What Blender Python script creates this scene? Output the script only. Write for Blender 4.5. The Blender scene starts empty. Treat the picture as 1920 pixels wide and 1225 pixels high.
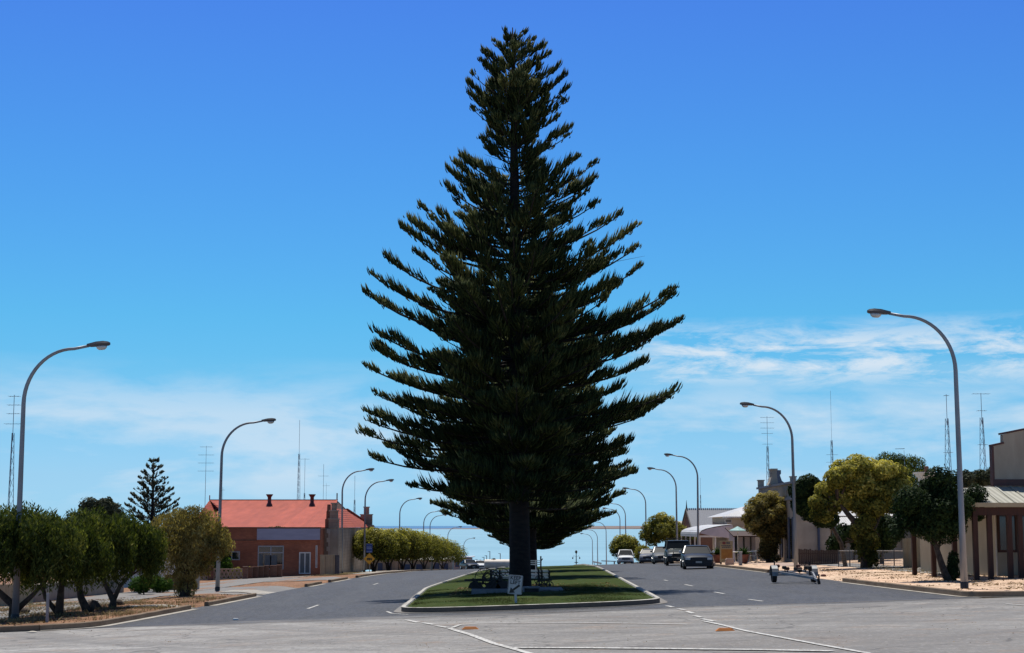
import bpy, math, random
import numpy as np
from mathutils import Vector, Matrix
R = math.radians
random.seed(5); rng = np.random.default_rng(7)
scene = bpy.context.scene
COL = scene.collection

# ------------------------------------------------------------ camera
PITCH = R(7.1); FPX = 3000.0; CAMZ = 1.75
cam_d = bpy.data.cameras.new('camera'); cam = bpy.data.objects.new('camera', cam_d); COL.objects.link(cam)
cam_d.sensor_width = 36; cam_d.lens = FPX/1920*36; cam_d.clip_start = 0.1; cam_d.clip_end = 250000
cam.location = (0, 0, CAMZ); cam.rotation_euler = (math.pi/2+PITCH, 0, 0)
scene.camera = cam

# ------------------------------------------------------------ light
SUN_EL, SUN_AZ = R(66), R(-9)          # azimuth measured from +Y towards +X
sd = bpy.data.lights.new('sun', 'SUN'); sun = bpy.data.objects.new('sun', sd); COL.objects.link(sun)
sd.energy = 4.6; sd.angle = R(0.5); sd.color = (1.0, 0.955, 0.88)
dirv = Vector((math.sin(SUN_AZ)*math.cos(SUN_EL), math.cos(SUN_AZ)*math.cos(SUN_EL), math.sin(SUN_EL)))
sun.rotation_euler = dirv.to_track_quat('Z', 'Y').to_euler()
sun.location = (0, 0, 60)
scene.view_settings.view_transform = 'Standard'; scene.view_settings.look = 'None'
scene.view_settings.gamma = 1; scene.view_settings.exposure = 0.0

w = bpy.data.worlds.new("World"); scene.world = w; w.use_nodes = True
nt = w.node_tree; nt.nodes.clear()
def N(t, nt_=None, **k):
    n = (nt_ or nt).nodes.new(t)
    for a, b in k.items(): setattr(n, a, b)
    return n
def Mth(nt_, op, a, b=None, c=None, clamp=False):
    n = nt_.nodes.new('ShaderNodeMath'); n.operation = op; n.use_clamp = clamp
    for i, v in enumerate((a, b, c)):
        if v is None: continue
        if isinstance(v, (int, float)): n.inputs[i].default_value = v
        else: nt_.links.new(v, n.inputs[i])
    return n.outputs[0]
def Ramp(nt_, fac, stops, interp='LINEAR'):
    n = nt_.nodes.new('ShaderNodeValToRGB'); cr = n.color_ramp; cr.interpolation = interp
    while len(cr.elements) > 1: cr.elements.remove(cr.elements[-1])
    cr.elements[0].position = stops[0][0]; c0 = stops[0][1]
    def cc(c): return (c, c, c, 1) if isinstance(c, (int, float)) else (*c[:3], 1)
    cr.elements[0].color = cc(c0)
    for p, c in stops[1:]:
        e = cr.elements.new(p); e.color = cc(c)
    nt_.links.new(fac, n.inputs[0]); return n.outputs[0]
def Mix(nt_, fac, a, b, mode='MIX'):
    n = nt_.nodes.new('ShaderNodeMix'); n.data_type = 'RGBA'; n.blend_type = mode
    for s, v in ((0, fac), (6, a), (7, b)):
        if isinstance(v, (int, float)): n.inputs[s].default_value = v
        elif isinstance(v, tuple): n.inputs[s].default_value = (*v[:3], 1)
        else: nt_.links.new(v, n.inputs[s])
    return n.outputs[2]
sky = N('ShaderNodeTexSky', sky_type='NISHITA', sun_disc=False, sun_elevation=SUN_EL, sun_rotation=SUN_AZ,
        altitude=0, air_density=1.0, dust_density=0.3, ozone_density=3.0)
tc = N('ShaderNodeTexCoord'); sp = N('ShaderNodeSeparateXYZ')
nt.links.new(tc.outputs['Generated'], sp.inputs[0])
elev = Mth(nt, 'ARCSINE', sp.outputs[2])
azim = Mth(nt, 'ARCTAN2', sp.outputs[0], sp.outputs[1])
# grading of the clear sky by height above the horizon (deep polarised blue overhead)
e01 = Mth(nt, 'DIVIDE', elev, R(90), clamp=True)
grade = Ramp(nt, e01, [(a/90, c) for a, c in ((0, (.45,.93,1.75)), (.4, (.46,.93,1.68)), (1.63, (.45,.83,1.40)), (3.53, (.38,.79,1.19)),
    (5.43, (.32,.815,1.12)), (7.34, (.288,.828,1.12)), (13.05, (.285,.745,1.215)), (18.55, (.294,.64,1.286)), (23, (.34,.54,.95)), (36, (.46,.48,.52)), (90, (.46,.47,.50)))])
graded = Mix(nt, 1.0, sky.outputs[0], grade, 'MULTIPLY')
# wispy clouds low over the horizon
cv = N('ShaderNodeCombineXYZ')
nt.links.new(Mth(nt, 'MULTIPLY', azim, 5.0), cv.inputs[0]); nt.links.new(Mth(nt, 'MULTIPLY', elev, 19.0), cv.inputs[1])
def wnoise(scale, detail, rough, off, dist=0.0):
    m = N('ShaderNodeVectorMath', operation='ADD'); nt.links.new(cv.outputs[0], m.inputs[0]); m.inputs[1].default_value = off
    n = N('ShaderNodeTexNoise'); n.inputs['Scale'].default_value = scale; n.inputs['Detail'].default_value = detail
    n.inputs['Roughness'].default_value = rough; n.inputs['Distortion'].default_value = dist
    nt.links.new(m.outputs[0], n.inputs['Vector']); return n.outputs[0]
def band(lo0, lo1, hi0, hi1):
    a = Mth(nt, 'DIVIDE', Mth(nt, 'SUBTRACT', elev, R(lo0)), R(lo1-lo0), clamp=True)
    b = Mth(nt, 'DIVIDE', Mth(nt, 'SUBTRACT', R(hi1), elev), R(hi1-hi0), clamp=True)
    return Mth(nt, 'MULTIPLY', a, b)
veil = Mth(nt, 'MULTIPLY', Ramp(nt, wnoise(1.5, 9, 0.60, (3.1, 1.7, 0), 0.25), [(0.42, 0.10), (0.60, 1.0)]), band(0.0, 1.8, 3.9, 6.0))
fine = Mth(nt, 'MULTIPLY', Ramp(nt, wnoise(3.4, 10, 0.66, (9.4, 5.25, 0), 0.35), [(0.41, 0.0), (0.58, 1.0)]), band(4.5, 5.6, 6.3, 7.4))
right = Mth(nt, 'DIVIDE', Mth(nt, 'SUBTRACT', azim, R(2.2)), R(4), clamp=True)
fine = Mth(nt, 'MULTIPLY', fine, right)
cl = Mth(nt, 'MAXIMUM', Mth(nt, 'MULTIPLY', veil, 0.60), Mth(nt, 'MULTIPLY', fine, 0.92))
skyc = Mix(nt, cl, graded, (7.0, 8.0, 9.0))
bg = N('ShaderNodeBackground'); bg.inputs[1].default_value = 0.10
nt.links.new(skyc, bg.inputs[0])
wo = N('ShaderNodeOutputWorld'); nt.links.new(bg.outputs[0], wo.inputs[0])

# ------------------------------------------------------------ terrain
PY = [-150, -60, 0, 20, 35, 49, 80, 105, 130, 147, 165, 186, 207, 229, 260, 290, 320, 350, 420, 520, 640, 720, 900, 1200]
PZ = [-1.2, -1.5, -1.75, -2.02, -2.24, -2.45, -2.8, -3.1, -3.5, -3.87, -4.25, -4.8, -5.35, -6.0, -7.05, -8.25, -9.4, -10.5, -13.5, -18, -23.5, -27, -33, -40]
PY = np.array(PY, float); PZ = np.array(PZ)
_h = np.diff(PY); _d = np.diff(PZ)/_h
_m = np.zeros(len(PY)); _m[1:-1] = np.where(_d[1:]*_d[:-1] > 0, 2*_d[1:]*_d[:-1]/(_d[1:]+_d[:-1]+1e-12), 0); _m[0] = _d[0]; _m[-1] = _d[-1]
def prof(y):
    y = np.clip(y, PY[0], PY[-1]); i = np.clip(np.searchsorted(PY, y)-1, 0, len(_h)-1)
    t = (y-PY[i])/_h[i]; h = _h[i]
    return (2*t**3-3*t**2+1)*PZ[i]+(t**3-2*t**2+t)*h*_m[i]+(-2*t**3+3*t**2)*PZ[i+1]+(t**3-t**2)*h*_m[i+1]
def G(x, y):
    """road-level height of the terrain"""
    x = np.asarray(x, float); y = np.asarray(y, float)
    s = 0.034*(1-np.clip((y-210)/80, 0, 1)*0.6)
    return prof(y)+s*np.clip(x, -30, 30)+CAMZ
def g(x, y): return float(G(x, y))
cp, spn = math.cos(PITCH), math.sin(PITCH)
def B(px, py, D):
    """the point at ground distance D seen at pixel (px,py) of the 1920x1225 photo"""
    u = (px-960)/FPX; v = (612.5-py)/FPX; k = D/(cp-v*spn)
    return Vector((u*k, D, CAMZ+k*(spn+v*cp)))
def gp(px, py, h=0.0):
    lo = 12.0
    prev = 12.0; D = 12.0
    while D < 420:
        p = B(px, py, D)
        if p.z <= g(p.x, D)+h:
            a, b = prev, D
            for _ in range(25):
                m = (a+b)/2; q = B(px, py, m)
                if q.z <= g(q.x, m)+h: b = m
                else: a = m
            return B(px, py, b)
        prev = D; D += 0.5
    return B(px, py, 300)
def XR(y): return 0.0127*y-1.27          # the street's axis
KL, KR, YC = -10.9, 13.4, 43.9           # kerb lines and the street corner
def smooth(a): a = np.clip(a, 0, 1); return a*a*(3-2*a)
RC = 1.6
def sdf_verge(x, y):
    """>0 inside a verge, distance to its kerb"""
    xr = x-XR(y)
    def rc(dx, dy):
        qx, qy = RC-dx, RC-dy
        return np.where((dx < RC) & (dy < RC), RC-np.hypot(np.maximum(qx, 0), np.maximum(qy, 0)), np.minimum(dx, dy))
    return np.maximum(rc(KL-xr, y-YC), rc(xr-KR, y-YC))
GAPL = [(57.5, 60.5), (71, 87), (93, 97), (106, 112)]
GAPR = [(63, 83)]
def VZ(x, y):
    """height of the ground surface: road level inside the street, kerb height on the verges"""
    x = np.asarray(x, float); y = np.asarray(y, float)
    s = sdf_verge(x, y)
    wd = np.full(np.shape(y), 0.16)
    xr = x-XR(y)
    for a, b in GAPL: wd = np.where((xr < 0) & (y > a) & (y < b), 1.6, wd)
    for a, b in GAPR: wd = np.where((xr > 0) & (y > a) & (y < b), 1.6, wd)
    far = np.where(s > 30, 0, 0)
    return G(x, y)-0.06+0.18*smooth(s/wd)+far
def vz(x, y): return float(VZ(x, y))

# ------------------------------------------------------------ mesh helpers
def tag(o, label=None, cat=None, group=None, kind=None):
    if label: o['label'] = label
    if cat: o['category'] = cat
    if group: o['group'] = group
    if kind: o['kind'] = kind
    return o
def thing(name, label, cat, loc=(0,0,0), rz=0, group=None):
    o = bpy.data.objects.new(name, None); COL.objects.link(o); o.empty_display_size = 0.3
    o.location = loc; o.rotation_euler = (0, 0, rz)
    return tag(o, label, cat, group)
class MB:
    def __init__(s): s.v = []; s.f = []; s.m = []
    def add(s, vs, fs, mi=0):
        n = len(s.v); s.v += [tuple(v) for v in vs]; s.f += [tuple(i+n for i in f) for f in fs]; s.m += [mi]*len(fs); return s
    def box(s, x0, x1, y0, y1, z0, z1, mi=0, M=None):
        vs = [Vector(p) for p in ((x0,y0,z0),(x1,y0,z0),(x1,y1,z0),(x0,y1,z0),(x0,y0,z1),(x1,y0,z1),(x1,y1,z1),(x0,y1,z1))]
        if M is not None: vs = [M@v for v in vs]
        return s.add(vs, [(0,3,2,1),(4,5,6,7),(0,1,5,4),(1,2,6,5),(2,3,7,6),(3,0,4,7)], mi)
    def tube(s, pts, r, n=8, caps=True, mi=0):
        pts = [Vector(p) for p in pts]; rs = r if isinstance(r, (list, tuple)) else [r]*len(pts)
        vs = []; up = None
        for i, p in enumerate(pts):
            t = (pts[min(i+1, len(pts)-1)]-pts[max(i-1, 0)]).normalized()
            if up is None: up = Vector((0,0,1)) if abs(t.z) < .9 else Vector((1,0,0))
            a = t.cross(up)
            if a.length < 1e-4: a = t.cross(Vector((0,1,0)))
            a.normalize(); b = a.cross(t).normalized(); up = b
            for k in range(n):
                an = 2*math.pi*k/n; vs.append(p+(a*math.cos(an)+b*math.sin(an))*rs[i])
        fs = [(i*n+k, i*n+(k+1)%n, (i+1)*n+(k+1)%n, (i+1)*n+k) for i in range(len(pts)-1) for k in range(n)]
        if caps: fs += [tuple(range(n))[::-1], tuple((len(pts)-1)*n+k for k in range(n))]
        return s.add(vs, fs, mi)
    def bar(s, a, b, w, h=None, mi=0):
        """rectangular bar from a to b"""
        a, b = Vector(a), Vector(b); h = h or w; t = (b-a).normalized()
        up = Vector((0,0,1)) if abs(t.z) < .9 else Vector((0,1,0))
        x = t.cross(up).normalized(); y = x.cross(t)
        vs = [p+x*sx*w/2+y*sy*h/2 for p in (a, b) for sx, sy in ((-1,-1),(1,-1),(1,1),(-1,1))]
        return s.add(vs, [(3,2,1,0),(4,5,6,7),(0,1,5,4),(1,2,6,5),(2,3,7,6),(3,0,4,7)], mi)
    def lathe(s, prof_, n=16, c=(0,0,0), axis='z', mi=0):
        vs = []
        for r, h in prof_:
            for k in range(n):
                an = 2*math.pi*k/n; a, b = r*math.cos(an), r*math.sin(an)
                vs.append((c[0]+a, c[1]+b, c[2]+h) if axis == 'z' else (c[0]+h, c[1]+a, c[2]+b) if axis == 'x' else (c[0]+b, c[1]+h, c[2]+a))
        m = len(prof_)
        fs = [(i*n+k, i*n+(k+1)%n, (i+1)*n+(k+1)%n, (i+1)*n+k) for i in range(m-1) for k in range(n)]
        fs += [tuple(range(n))[::-1], tuple((m-1)*n+k for k in range(n))]
        return s.add(vs, fs, mi)
    def prism(s, poly, lo, hi, axis='y', mi=0):
        """2-D polygon extruded along an axis; poly is (x,z) for y, (y,z) for x, (x,y) for z"""
        def P(a, b, h): return (a, h, b) if axis == 'y' else (h, a, b) if axis == 'x' else (a, b, h)
        n = len(poly); vs = [P(a, b, lo) for a, b in poly]+[P(a, b, hi) for a, b in poly]
        return s.add(vs, [tuple(range(n))[::-1], tuple(range(n, 2*n))]+[(i, (i+1)%n, n+(i+1)%n, n+i) for i in range(n)], mi)
    def sheet(s, rows, mi=0):
        n = len(rows[0]); vs = [p for r in rows for p in r]
        return s.add(vs, [(i*n+k, i*n+k+1, (i+1)*n+k+1, (i+1)*n+k) for i in range(len(rows)-1) for k in range(n-1)], mi)
    def slab(s, q, t, mi=0):
        """a flat or bent quad q (4 points) with thickness t"""
        q = [Vector(p) for p in q]; nrm = (q[1]-q[0]).cross(q[3]-q[0]).normalized()*t
        return s.add(q+[p-nrm for p in q], [(0,1,2,3),(7,6,5,4),(0,4,5,1),(1,5,6,2),(2,6,7,3),(3,7,4,0)], mi)
    def build(s, name, mats, parent=None, world=True, smooth=False, recalc=True):
        me = bpy.data.meshes.new(name)
        vs = s.v
        if parent is not None and world:
            L = Vector((0, 0, 0)); pp = parent
            while pp is not None: L = L+pp.location; pp = pp.parent
            vs = [(a-L.x, b-L.y, c-L.z) for a, b, c in vs]
        me.from_pydata(vs, [], s.f)
        for m in (mats if isinstance(mats, (list, tuple)) else [mats]): me.materials.append(m)
        me.polygons.foreach_set('material_index', s.m)
        if recalc:
            import bmesh
            bm = bmesh.new(); bm.from_mesh(me); bmesh.ops.recalc_face_normals(bm, faces=bm.faces); bm.to_mesh(me); bm.free()
        if smooth:
            me.polygons.foreach_set('use_smooth', [True]*len(me.polygons))
            if smooth != 'all': me.set_sharp_from_angle(angle=R(40))
        o = bpy.data.objects.new(name, me); COL.objects.link(o)
        if parent is not None: o.parent = parent
        return o
def np_mesh(name, V, F, mats, parent=None, attr=None, k=None, smooth=False):
    """fast mesh from arrays; F is (n,3) or (n,4)"""
    me = bpy.data.meshes.new(name); k = F.shape[1]
    me.vertices.add(len(V)); me.vertices.foreach_set('co', V.astype(np.float32).ravel())
    me.loops.add(F.size); me.loops.foreach_set('vertex_index', F.astype(np.int32).ravel())
    me.polygons.add(len(F)); me.polygons.foreach_set('loop_start', np.arange(0, F.size, k, dtype=np.int32))
    try: me.polygons.foreach_set('loop_total', np.full(len(F), k, dtype=np.int32))
    except Exception: pass
    me.update(calc_edges=True)
    if attr is not None:
        a = me.attributes.new('tone', 'FLOAT', 'FACE'); a.data.foreach_set('value', attr.astype(np.float32))
    if smooth: me.polygons.foreach_set('use_smooth', [True]*len(F))
    me.materials.append(mats)
    o = bpy.data.objects.new(name, me); COL.objects.link(o)
    if parent is not None: o.parent = parent
    return o
def copy_tree(o, parent=None):
    c = o.copy(); COL.objects.link(c); c.parent = parent
    for ch in list(o.children): copy_tree(ch, c)
    return c

# ------------------------------------------------------------ materials
def mat(name, col, rough=0.8, col2=None, scale=4.0, detail=6, bump=0.0, bscale=None, metal=0.0, spec=0.5, stretch=(1,1,1), lo=0.35, hi=0.65, emit=None):
    m = bpy.data.materials.new(name); m.use_nodes = True; t = m.node_tree; b = t.nodes['Principled BSDF']
    b.inputs['Roughness'].default_value = rough; b.inputs['Metallic'].default_value = metal
    b.inputs['Specular IOR Level'].default_value = spec
    c = N('ShaderNodeTexCoord', t); mp = N('ShaderNodeMapping', t); mp.inputs['Scale'].default_value = stretch
    t.links.new(c.outputs['Object'], mp.inputs[0])
    if col2 is None: col2 = tuple(x*0.8 for x in col)
    n = N('ShaderNodeTexNoise', t); n.inputs['Scale'].default_value = scale; n.inputs['Detail'].default_value = detail
    t.links.new(mp.outputs[0], n.inputs['Vector'])
    cr = Ramp(t, n.outputs[0], [(lo, col), (hi, col2)]); t.links.new(cr, b.inputs['Base Color'])
    if bump:
        n2 = N('ShaderNodeTexNoise', t); n2.inputs['Scale'].default_value = bscale or scale*4; n2.inputs['Detail'].default_value = 4
        t.links.new(mp.outputs[0], n2.inputs['Vector'])
        bp = N('ShaderNodeBump', t); bp.inputs['Strength'].default_value = min(1, bump); bp.inputs['Distance'].default_value = 0.02
        t.links.new(n2.outputs[0], bp.inputs['Height']); t.links.new(bp.outputs[0], b.inputs['Normal'])
    return m
def ground_mat(name, layers, base, rough=0.9, bump=0.6, bscale=30, spec=0.3):
    """layers: (scale, stretch, lo, hi, colour, strength)"""
    m = bpy.data.materials.new(name); m.use_nodes = True; t = m.node_tree; b = t.nodes['Principled BSDF']
    b.inputs['Roughness'].default_value = rough; b.inputs['Specular IOR Level'].default_value = spec
    c = N('ShaderNodeTexCoord', t); cur = base
    for i, (sc, st, lo, hi, colr, stg) in enumerate(layers):
        mp = N('ShaderNodeMapping', t); mp.inputs['Scale'].default_value = st; mp.inputs['Location'].default_value = (i*7.3, i*3.1, 0)
        t.links.new(c.outputs['Object'], mp.inputs[0])
        n = N('ShaderNodeTexNoise', t); n.inputs['Scale'].default_value = sc; n.inputs['Detail'].default_value = 8; n.inputs['Roughness'].default_value = 0.62
        t.links.new(mp.outputs[0], n.inputs['Vector'])
        f = Mth(t, 'MULTIPLY', Ramp(t, n.outputs[0], [(lo, 0.0), (hi, 1.0)]), stg)
        cur = Mix(t, f, cur, colr)
    t.links.new(cur, b.inputs['Base Color'])
    n2 = N('ShaderNodeTexNoise', t); n2.inputs['Scale'].default_value = bscale; n2.inputs['Detail'].default_value = 5
    t.links.new(c.outputs['Object'], n2.inputs['Vector'])
    bp = N('ShaderNodeBump', t); bp.inputs['Strength'].default_value = bump; bp.inputs['Distance'].default_value = 0.015
    t.links.new(n2.outputs[0], bp.inputs['Height']); t.links.new(bp.outputs[0], b.inputs['Normal'])
    return m
def leaf_mat(name, stops, rough=0.7, trans=0.35, spec=0.10, wind=None):
    """stops: colour ramp over each leaf's own tone"""
    m = bpy.data.materials.new(name); m.use_nodes = True; t = m.node_tree; b = t.nodes['Principled BSDF']
    b.inputs['Roughness'].default_value = rough; b.inputs['Specular IOR Level'].default_value = spec
    a = N('ShaderNodeAttribute', t); a.attribute_name = 'tone'
    c = N('ShaderNodeTexCoord', t); n = N('ShaderNodeTexNoise', t); n.inputs['Scale'].default_value = 1.1; n.inputs['Detail'].default_value = 3
    t.links.new(c.outputs['Object'], n.inputs['Vector'])
    f = Mth(t, 'ADD', a.outputs['Fac'], Mth(t, 'MULTIPLY', Mth(t, 'SUBTRACT', n.outputs[0], 0.5), 0.9), clamp=True)
    col = Ramp(t, f, stops); t.links.new(col, b.inputs['Base Color'])
    if trans:
        tr = N('ShaderNodeBsdfTranslucent', t); t.links.new(Mix(t, 1.0, col, (1.5, 1.45, 0.7), 'MULTIPLY'), tr.inputs[0])
        mx = N('ShaderNodeMixShader', t); mx.inputs[0].default_value = trans
        t.links.new(b.outputs[0], mx.inputs[1]); t.links.new(tr.outputs[0], mx.inputs[2])
        t.links.new(mx.outputs[0], t.nodes['Material Output'].inputs[0])
    return m
# ------------------------------------------------------------ the setting
M = {}
M['dirt'] = ground_mat('dirt', [(0.25, (1,1,1), .4, .62, (.30,.22,.15), .8), (1.3, (1,1,1), .45, .6, (.16,.095,.055), .6),
    (9, (1,1,1), .5, .62, (.10,.065,.04), .7), (22, (1,1,1), .56, .66, (.42,.33,.24), .6)], (.36,.245,.165), bump=.9)
_t = M['dirt'].node_tree; _b = _t.nodes['Principled BSDF']; _c = N('ShaderNodeTexCoord', _t); _s = N('ShaderNodeSeparateXYZ', _t); _t.links.new(_c.outputs['Object'], _s.inputs[0])
_l = _b.inputs['Base Color'].links[0].from_socket; _f = Mth(_t, 'DIVIDE', Mth(_t, 'SUBTRACT', 0.0, _s.outputs[0]), 4.0, clamp=True)
_t.links.new(Mix(_t, _f, Mix(_t, 1.0, _l, (2.3, 2.35, 2.45), 'MULTIPLY'), Mix(_t, 1.0, _l, (.95,.72,.58), 'MULTIPLY')), _b.inputs['Base Color'])
M['asphalt'] = ground_mat('asphalt', [(0.12, (1,.25,1), .4, .65, (.030,.032,.040), .8), (.5, (1.5,.12,1), .42, .62, (.085,.087,.092), .5),
    (1.5, (1,.2,1), .45, .6, (.036,.038,.046), .7), (13, (1,.10,1), .46, .60, (.11,.112,.118), .5), (11, (1,.13,1), .5, .64, (.024,.026,.030), .5), (45, (1,1,1), .5, .62, (.14,.14,.14), .3), (60, (1,1,1), .55, .66, (.025,.025,.028), .5)], (.052,.058,.076), rough=.72, bump=.8, bscale=60, spec=.25)
M['seal'] = ground_mat('chip_seal', [(0.16, (.5,1,1), .42, .62, (.20,.17,.15), .75), (.6, (.35,1.2,1), .45, .62, (.32,.295,.27), .7),
    (2.2, (.4,1,1), .5, .62, (.27,.175,.115), .6), (16, (1,.14,1), .46, .58, (.13,.115,.105), .6), (20, (1,.16,1), .5, .62, (.42,.40,.37), .55), (38, (1,1,1), .48, .60, (.12,.105,.095), .5), (55, (1,1,1), .55, .64, (.42,.40,.37), .6)], (.25,.235,.215), rough=.8, bump=1.0, bscale=45)
# one worn surface: the pale cross-street seal feathers into the darker street asphalt
def join_mats():
    t = M['asphalt'].node_tree; b = t.nodes['Principled BSDF']; old = b.inputs['Base Color'].links[0].from_socket
    c = N('ShaderNodeTexCoord', t); s = N('ShaderNodeSeparateXYZ', t); t.links.new(c.outputs['Object'], s.inputs[0])
    def nz(sc, st, off):
        mp = N('ShaderNodeMapping', t); mp.inputs['Scale'].default_value = st; mp.inputs['Location'].default_value = off; t.links.new(c.outputs['Object'], mp.inputs[0])
        n = N('ShaderNodeTexNoise', t); n.inputs['Scale'].default_value = sc; n.inputs['Detail'].default_value = 8; n.inputs['Roughness'].default_value = .62; t.links.new(mp.outputs[0], n.inputs['Vector']); return n.outputs[0]
    cur = Mix(t, Mth(t, 'DIVIDE', Mth(t, 'SUBTRACT', 2.0, s.outputs[0]), 12.0, clamp=True), (.265,.258,.248), (.50,.485,.465))
    for sc, st, lo, hi, colr, k in ((.10, (.6,1,1), .42, .62, (.22,.20,.185), .8), (.28, (.7,.9,1), .44, .62, (.36,.345,.325), .75), (.7, (.55,1.0,1), .46, .6, (.19,.185,.18), .55), (1.1, (.8,.8,1), .54, .66, (.31,.215,.15), .45), (.5, (.9,.9,1), .58, .63, (.12,.12,.122), .35),
            (9, (1,.3,1), .47, .6, (.19,.18,.17), .5), (14, (1,.35,1), .52, .64, (.43,.41,.39), .4), (60, (1,1,1), .5, .62, (.16,.145,.13), .35)):
        cur = Mix(t, Mth(t, 'MULTIPLY', Ramp(t, nz(sc, st, (sc*3, sc*7, 0)), [(lo, 0.0), (hi, 1.0)]), k), cur, colr)
    # tyre tracks sweeping round both corners
    for cx0, cy0, k in ((22, 58, .5), (-24, 60, .4)):
        dx = Mth(t, 'SUBTRACT', s.outputs[0], cx0); dy = Mth(t, 'SUBTRACT', s.outputs[1], cy0); rad = Mth(t, 'SQRT', Mth(t, 'ADD', Mth(t, 'MULTIPLY', dx, dx), Mth(t, 'MULTIPLY', dy, dy)))
        cb = N('ShaderNodeCombineXYZ', t); t.links.new(Mth(t, 'MULTIPLY', rad, 1.1), cb.inputs[0]); t.links.new(Mth(t, 'MULTIPLY', Mth(t, 'ARCTAN2', dy, dx), 1.3), cb.inputs[1])
        n = N('ShaderNodeTexNoise', t); n.inputs['Scale'].default_value = 1; n.inputs['Detail'].default_value = 4; t.links.new(cb.outputs[0], n.inputs['Vector'])
        cur = Mix(t, Mth(t, 'MULTIPLY', Ramp(t, n.outputs[0], [(.50, 0.0), (.64, 1.0)]), k), cur, (.165,.16,.158))
    # fine cracks sealed with bitumen
    vo = N('ShaderNodeTexVoronoi', t); vo.feature = 'DISTANCE_TO_EDGE'; vo.inputs['Scale'].default_value = .16; wv = N('ShaderNodeVectorMath', t, operation='ADD'); nn = N('ShaderNodeTexNoise', t); nn.inputs['Scale'].default_value = .5; t.links.new(c.outputs['Object'], nn.inputs['Vector']); sc_ = N('ShaderNodeVectorMath', t, operation='SCALE'); sc_.inputs['Scale'].default_value = 3.0; t.links.new(nn.outputs['Color'], sc_.inputs[0])
    t.links.new(c.outputs['Object'], wv.inputs[0]); t.links.new(sc_.outputs[0], wv.inputs[1]); t.links.new(wv.outputs[0], vo.inputs['Vector'])
    cur = Mix(t, Mth(t, 'MULTIPLY', Ramp(t, vo.outputs[0], [(.003, 1.0), (.008, 0.0)]), .55), cur, (.07,.07,.072))
    edge = Mth(t, 'ADD', Mth(t, 'MULTIPLY', Mth(t, 'SUBTRACT', s.outputs[1], 44.3), .45), Mth(t, 'MULTIPLY', Mth(t, 'SUBTRACT', nz(.45, (.5,1.6,1), (5,5,0)), .5), 3.4))
    edge = Mth(t, 'ADD', edge, .5, clamp=True)
    # blotches of bleeding bitumen by the median nose
    t.links.new(Mix(t, edge, cur, old), b.inputs['Base Color']); t.links.new(Mth(t, 'MULTIPLY_ADD', edge, -.16, .82), b.inputs['Roughness'])
join_mats(); M['seal'] = M['asphalt']
M['path'] = ground_mat('old_path', [(0.4, (1,1,1), .42, .62, (.27,.25,.23), .7), (3, (1,1,1), .5, .65, (.20,.17,.15), .5), (35, (1,1,1), .5, .62, (.12,.11,.105), .4)], (.22,.215,.21), rough=.85)
M['pink'] = ground_mat('pink_pavers', [(1.2, (1,1,1), .42, .62, (.42,.30,.25), .7), (14, (1,1,1), .5, .6, (.24,.15,.12), .4)], (.48,.36,.30), rough=.85)
M['concrete'] = ground_mat('concrete', [(0.8, (1,1,1), .42, .62, (.33,.30,.26), .8), (12, (1,1,1), .5, .65, (.20,.18,.155), .6)], (.46,.43,.38), rough=.85, bump=.3)
M['kerbtan'] = ground_mat('kerb_stone', [(1.2, (1,1,1), .42, .62, (.17,.115,.075), .8), (14, (1,1,1), .5, .65, (.14,.10,.07), .5)], (.25,.185,.13), rough=.9, bump=.3)
M['kerbshaded'] = ground_mat('kerb_face_shaded', [(1.2, (1,1,1), .42, .62, (.10,.085,.07), .8), (14, (1,1,1), .5, .65, (.16,.14,.12), .5)], (.13,.11,.09), rough=.95, bump=.3)  # median kerb stone darkened: the shade on its face is put into the colour
M['grass'] = ground_mat('lawn', [(.35, (1,1,1), .42, .6, (.054,.075,.018), .8), (1.6, (1,1,1), .45, .62, (.085,.088,.030), .6), (14, (1,1,1), .48, .6, (.018,.030,.008), .65), (40, (1,1,1), .55, .66, (.10,.09,.035), .4)], (.045,.075,.018), rough=.95, bump=1.0, bscale=60, spec=.05)
M['paint'] = ground_mat('road_paint', [(1.5, (1,1,1), .5, .66, (.36,.345,.32), .7), (18, (1,.2,1), .48, .6, (.30,.28,.26), .7)], (.60,.59,.56), rough=.7, bump=.3)
M['wpaint'] = mat('white_kerb_paint', (.52,.50,.45), .8, (.24,.21,.17), scale=3.5, lo=.45, hi=.66)

# one ground sheet with fine lines at the kerbs
def lines(pairs):
    out = []
    for a, b, s in pairs: out += list(np.arange(a, b-1e-6, s))
    return out
xrs = lines([(-1600,-400,200), (-400,-80,40), (-80,-30,5), (-30,-14,2), (-14,-11.6,.3), (-11.6,-10.7,.08), (-10.7,13.2,2.39), (13.2,14.1,.08), (14.1,17,.3), (17,31,2), (31,81,5), (81,400,40), (400,1601,200)])
ys = lines([(-150,20,10), (20,42,2), (42,43.7,.3), (43.7,44.3,.08), (44.3,47,.3), (47,56,1), (56,114,1), (114,400,2), (400,800,20), (800,1201,100)])
XRg, Yg = np.meshgrid(np.array(xrs), np.array(ys))
Xg = XRg+np.where(np.abs(XRg) < 100, 1, 0)*XR(np.clip(Yg, -150, 400))
Zg = VZ(Xg, Yg)
fm = np.clip((sdf_verge(Xg, Yg)-0.5)/2, 0, 1)
Zg += fm*0.05*(np.sin(Xg*1.3+Yg*.7)*np.sin(Yg*.9-Xg*.4))
nx, ny = len(xrs), len(ys); I = np.arange(nx*ny).reshape(ny, nx)
Fg = np.stack([I[:-1,:-1], I[:-1,1:], I[1:,1:], I[1:,:-1]], -1).reshape(-1, 4)
o = np_mesh('ground', np.stack([Xg, Yg, Zg], -1).reshape(-1, 3), Fg, M['dirt'], smooth=True); tag(o, kind='structure')

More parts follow.
